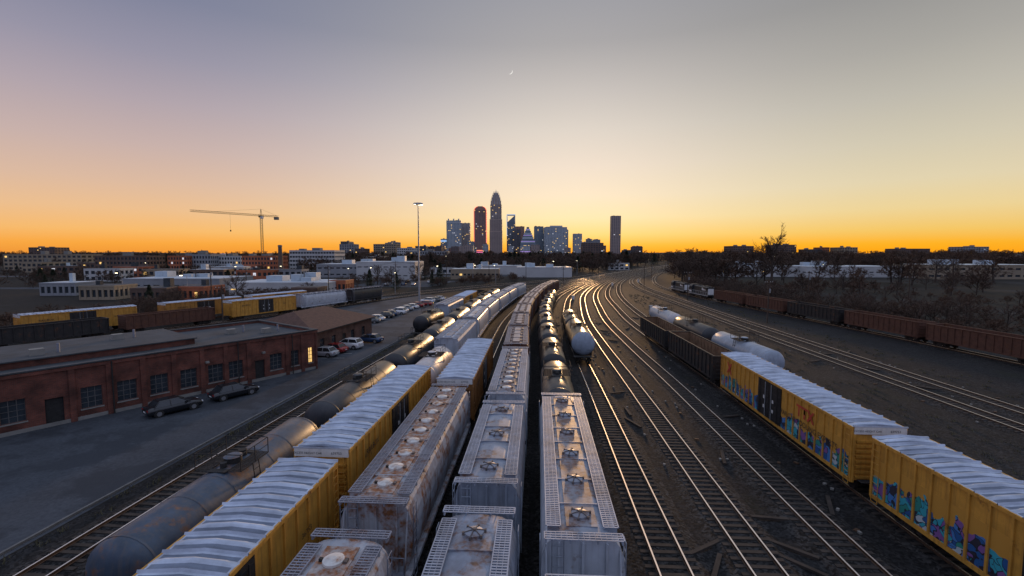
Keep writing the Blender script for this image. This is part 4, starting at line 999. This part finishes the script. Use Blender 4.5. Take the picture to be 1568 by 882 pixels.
# ------------------------------------------------------------------ trees
m_bark=mk('bark',(.06,.045,.036),.95,0,.3,2); m_twig=mk('twigs',(.085,.055,.04),.95,0,.35,.5); m_twig2=mk('twigs_russet',(.10,.056,.035),.95,0,.35,.5)
m_need=mk('conifer_needles',(.03,.045,.022),.9,0,.5,1.5)
def baretree(name,h,spread,seed,twig,tw=.05,nl=9,dense=1.,low=.35):
    r=random.Random(seed); b=MB(name)
    def br(p,d,ln,rad,lev):
        q=p+d*ln
        b.cyl(p,q,rad,m_bark if lev<2 else twig,5 if lev==0 else 3,r1=rad*.55,caps=False,smooth=False)
        return q
    top=Vector((r.uniform(-.4,.4),r.uniform(-.4,.4),h*.55)); b.cyl((0,0,0),top,h*.022,m_bark,7,r1=h*.012,caps=False)
    for i in range(nl):
        t=low+(1-low)*i/(nl-1); p=top*t; az=i*2.4+r.uniform(-.4,.4); el=r.uniform(.45,.9)+.35*t
        d=Vector((math.cos(az)*math.cos(el),math.sin(az)*math.cos(el),math.sin(el))); ln=h*(.34-.1*t)*spread*r.uniform(.8,1.25)
        m1=p+d*ln*.5; q=br(p,d,ln,h*.009,1)
        for j in range(6):
            pj=p+d*ln*(.35+.65*j/5); dd=(d+Vector((r.gauss(0,.6),r.gauss(0,.6),r.gauss(.15,.4)))).normalized(); lj=ln*.5*r.uniform(.6,1.2)
            br(pj,dd,lj,h*.0042,2)
            for k in range(6):
                pk=pj+dd*lj*(.3+.7*k/5); de=(dd+Vector((r.gauss(0,.7),r.gauss(0,.7),r.gauss(.15,.5)))).normalized(); lk=lj*.55*r.uniform(.5,1.2)
                qk=pk+de*lk; b.cyl(pk,qk,h*.0022,twig,3,r1=h*.001,caps=False,smooth=False)
                for m in range(int(6*dense)):
                    pm=pk+de*lk*r.uniform(.2,1); e=(de+Vector((r.gauss(0,.8),r.gauss(0,.8),r.gauss(.1,.6)))).normalized()*lk*r.uniform(.4,.9)
                    s=Vector((r.gauss(0,1),r.gauss(0,1),r.gauss(0,.5))).normalized()*tw
                    b.add([tuple(pm-s),tuple(pm+s),tuple(pm+e)],[(0,1,2)],twig)
    return b
def conifer(name,h,seed):
    r=random.Random(seed); b=MB(name); b.cyl((0,0,0),(0,0,h*.95),h*.018,m_bark,6,r1=.03,caps=False)
    for i in range(2600):
        t=r.random()**.8; z=h*(.08+.9*t); rad=h*.24*(1-t)**.85*r.uniform(.35,1.1)*(1+.25*math.sin(z*3.1)); a=r.uniform(0,6.283)
        p=Vector((math.cos(a)*rad,math.sin(a)*rad,z-rad*.2)); d=Vector((math.cos(a),math.sin(a),r.uniform(-.5,.2)))*h*.045; s=Vector((-math.sin(a),math.cos(a),r.uniform(-.4,.4)))*h*.018
        b.add([tuple(p-s),tuple(p+s),tuple(p+d)],[(0,1,2)],m_need)
    return b
temps=[baretree('bare_tree_form',12,1.15,1,m_twig,.10,low=.2),baretree('bare_tree_form',13,1.0,2,m_twig2,.10,low=.2),baretree('bare_tree_form',10,1.35,3,m_twig,.11,dense=1.2,low=.15),baretree('shrub_form',6,1.7,5,m_twig2,.07,dense=1.3,low=.05),conifer('conifer_form',12,4),
       baretree('thin_tree_form',12,1.1,7,m_twig,.05)]
tobs=[t.build(link=False) for t in temps]
def mass(name,items):
    col=bpy.data.collections.new(name)
    for (k,x,y,s,rz) in items:
        o=bpy.data.objects.new(name+'_member',tobs[k].data); o.location=(x,y,0); o.scale=(s*R.uniform(1.,1.5),s*R.uniform(1.,1.5),s); o.rotation_euler=(0,0,rz); col.objects.link(o)
    e=bpy.data.objects.new(name,None); e.instance_type='COLLECTION'; e.instance_collection=col; scene.collection.objects.link(e)
def clear(x,d): return x<TK['O'].x(min(d,699))-6 or x>TK['M'].x(min(d,699))+9
it=[]
for i in range(650):   # woodland between yard and downtown
    D=345+555*R.random()**1.3; u=R.uniform(-330,250); x=u/F*D
    if not clear(x,D): continue
    it.append((R.choice([0,0,1,2,2,4]),x,D,R.uniform(1.1,1.55)*(1 if D>430 else .75),R.uniform(0,6)))
for i in range(650):
    D=R.uniform(850,1700); u=R.uniform(-800,800); it.append((R.choice([0,1,2]),u/F*D,D,R.uniform(1.3,1.9),R.uniform(0,6)))
mass('woodland',it)
it=[]
for i in range(620):
    D=165+330*R.random()**.9; x=TK['M'].x(D)+R.uniform(12,310)
    u=x/D*F
    if u>860: continue
    if D<345 and u>318 and (D>262 or R.random()<.62): continue
    it.append((R.choice([0,5,1,5,2,2,3]) if D<262 else R.choice([0,0,1,1,2,2,3]),x,D,R.uniform(1.0,1.6)*(1 if D>215 else .6),R.uniform(0,6)))
for i in range(330):
    D=R.uniform(80,215); x=TK['M'].x(D)+R.uniform(8,22 if i%2 else 90); it.append((R.choice([3,3,5]),x,D,R.uniform(.25,.6),R.uniform(0,6)))
for i in range(170):
    D=R.uniform(420,880); it.append((R.choice([0,1,2]),R.uniform(.34,1.2)*D,D,R.uniform(1.3,1.7),R.uniform(0,6)))
mass('roadside_woods',it)
it=[]
for i in range(620):
    D=R.uniform(200,850); u=R.uniform(-860,-130); x=u/F*D
    if D<262 and u>-330: continue
    if D<430 and R.random()<.3: continue
    it.append((R.choice([0,1,2,2,3,4]),x,D,R.uniform(.6,.95)*(1.35 if D>400 else .75),R.uniform(0,6)))
for i in range(70):
    D=R.uniform(210,262); x=R.uniform(-90,8)
    if not clear(x,D): continue
    it.append((3,x,D,R.uniform(.35,.7),R.uniform(0,6)))
for i in range(110):
    D=R.uniform(75,165); x=TK['O'].x(D)-R.uniform(5,40); it.append((R.choice([3,3,5]),x,D,R.uniform(.3,.6),R.uniform(0,6)))
mass('suburban_trees',it)
def single(t,name,x,y,s,rz=0):
    o=bpy.data.objects.new(name,tobs[t].data); o.location=(x,y,0); o.scale=(s,s,s); o.rotation_euler=(0,0,rz); scene.collection.objects.link(o)
big=baretree('bare_tree',30,.8,21,m_twig,.09,nl=14); big.build((115,203,0))
for t,nm,x,y,s in ((4,'conifer_tree',-58,187,.75),(4,'conifer_tree',-48,190,.65),(4,'conifer_tree',-33.5,214,.95),(4,'conifer_tree',-36.5,210,.6),(5,'bare_tree',-66,225,.95),(5,'bare_tree',-60,228,.85),(5,'bare_tree',-45,222,1.05),(5,'bare_tree',-42,236,.9),(4,'conifer_tree',-95,120,.6),(5,'bare_tree',-90,150,.8)): single(t,nm,x,y,s,R.uniform(0,6))
# dry grass tufts on the margins
m_grass=mk('dry_grass_blades',(.09,.08,.04),.95,0,.4,.3)
b=MB('dry_grass')
for i in range(1500):
    D=R.uniform(20,170)
    k=R.random()
    if k<.45: x=TK['M'].x(D)+R.uniform(3.5,9)
    elif k<.7: x=R.uniform(TK['J'].x(D)+3.2,TK['K'].x(D)-3.)
    elif k<.85: x=TK['A2'].x(D)-R.uniform(2.,3.1)
    else: x=TK['L'].x(D)+R.uniform(3,8)
    for j in range(9):
        a=R.uniform(0,6.28); r_=R.uniform(0,.35); hh=R.uniform(.1,.35); px,py=x+math.cos(a)*r_,D+math.sin(a)*r_
        b.add([(px-.03,py,0.01),(px+.03,py,.01),(px+R.uniform(-.15,.15),py+R.uniform(-.15,.15),hh)],[(0,1,2)],m_grass)
b.build()
# track debris: loose ties, tie plates and stones between the rails
b=MB('track_debris')
for i in range(240):
    D=R.uniform(16,110); k=R.choice('FGHIJKL'); x=TK[k].x(D)+R.choice([-1,1])*R.uniform(1.7,2.3)
    M=Matrix.Translation((x,D,.08))@Matrix.Rotation(R.uniform(0,3.1),4,'Z')
    if i%6==0: b.box(-1.2,1.2,-.11,.11,-.05,.08,m_tie,M@Matrix.Rotation(0,4,'Z'))
    elif i%6<3: b.box(-.16,.16,-.1,.1,-.05,.03,m_railside,M)
    else: b.box(-.09,.1,-.08,.07,-.06,.06,m_conc,M)
b.build()

b=MB('hills'); m_hill=mk('hill_woods',(.05,.04,.032),1.,0,.3,.01)
vs=[];fs=[];N=160
for i in range(N+1):
    x=-9000+18000*i/N; hh=22+9*math.sin(i*.21)+5*math.sin(i*.83+1)+R.uniform(-2,2)
    vs+=[(x,5200,0),(x,5600,hh),(x,6600,0)]
for i in range(N):
    a=3*i; fs+=[(a,a+3,a+4,a+1),(a+1,a+4,a+5,a+2)]
b.add(vs,fs,m_hill); b.build()

b=MB('moon'); e_moon=emis('moonlight',(1,.97,.9),.95); dirm=Vector((-3,727,280)).normalized(); 
outer=[];inner=[]
for i in range(13):
    t=-math.pi/2+math.pi*i/12; outer.append((math.cos(t)*30,math.sin(t)*30,0)); inner.append((math.cos(t)*22,math.sin(t)*30,0))
vs=outer+inner; b.add(vs,[(i,i+1,i+14,i+13) for i in range(12)],e_moon)
o=b.build(tuple(dirm*6000)); o.rotation_euler=((-dirm).to_track_quat('Z','Y')@Matrix.Rotation(math.radians(-40),3,'Z').to_quaternion()).to_euler()
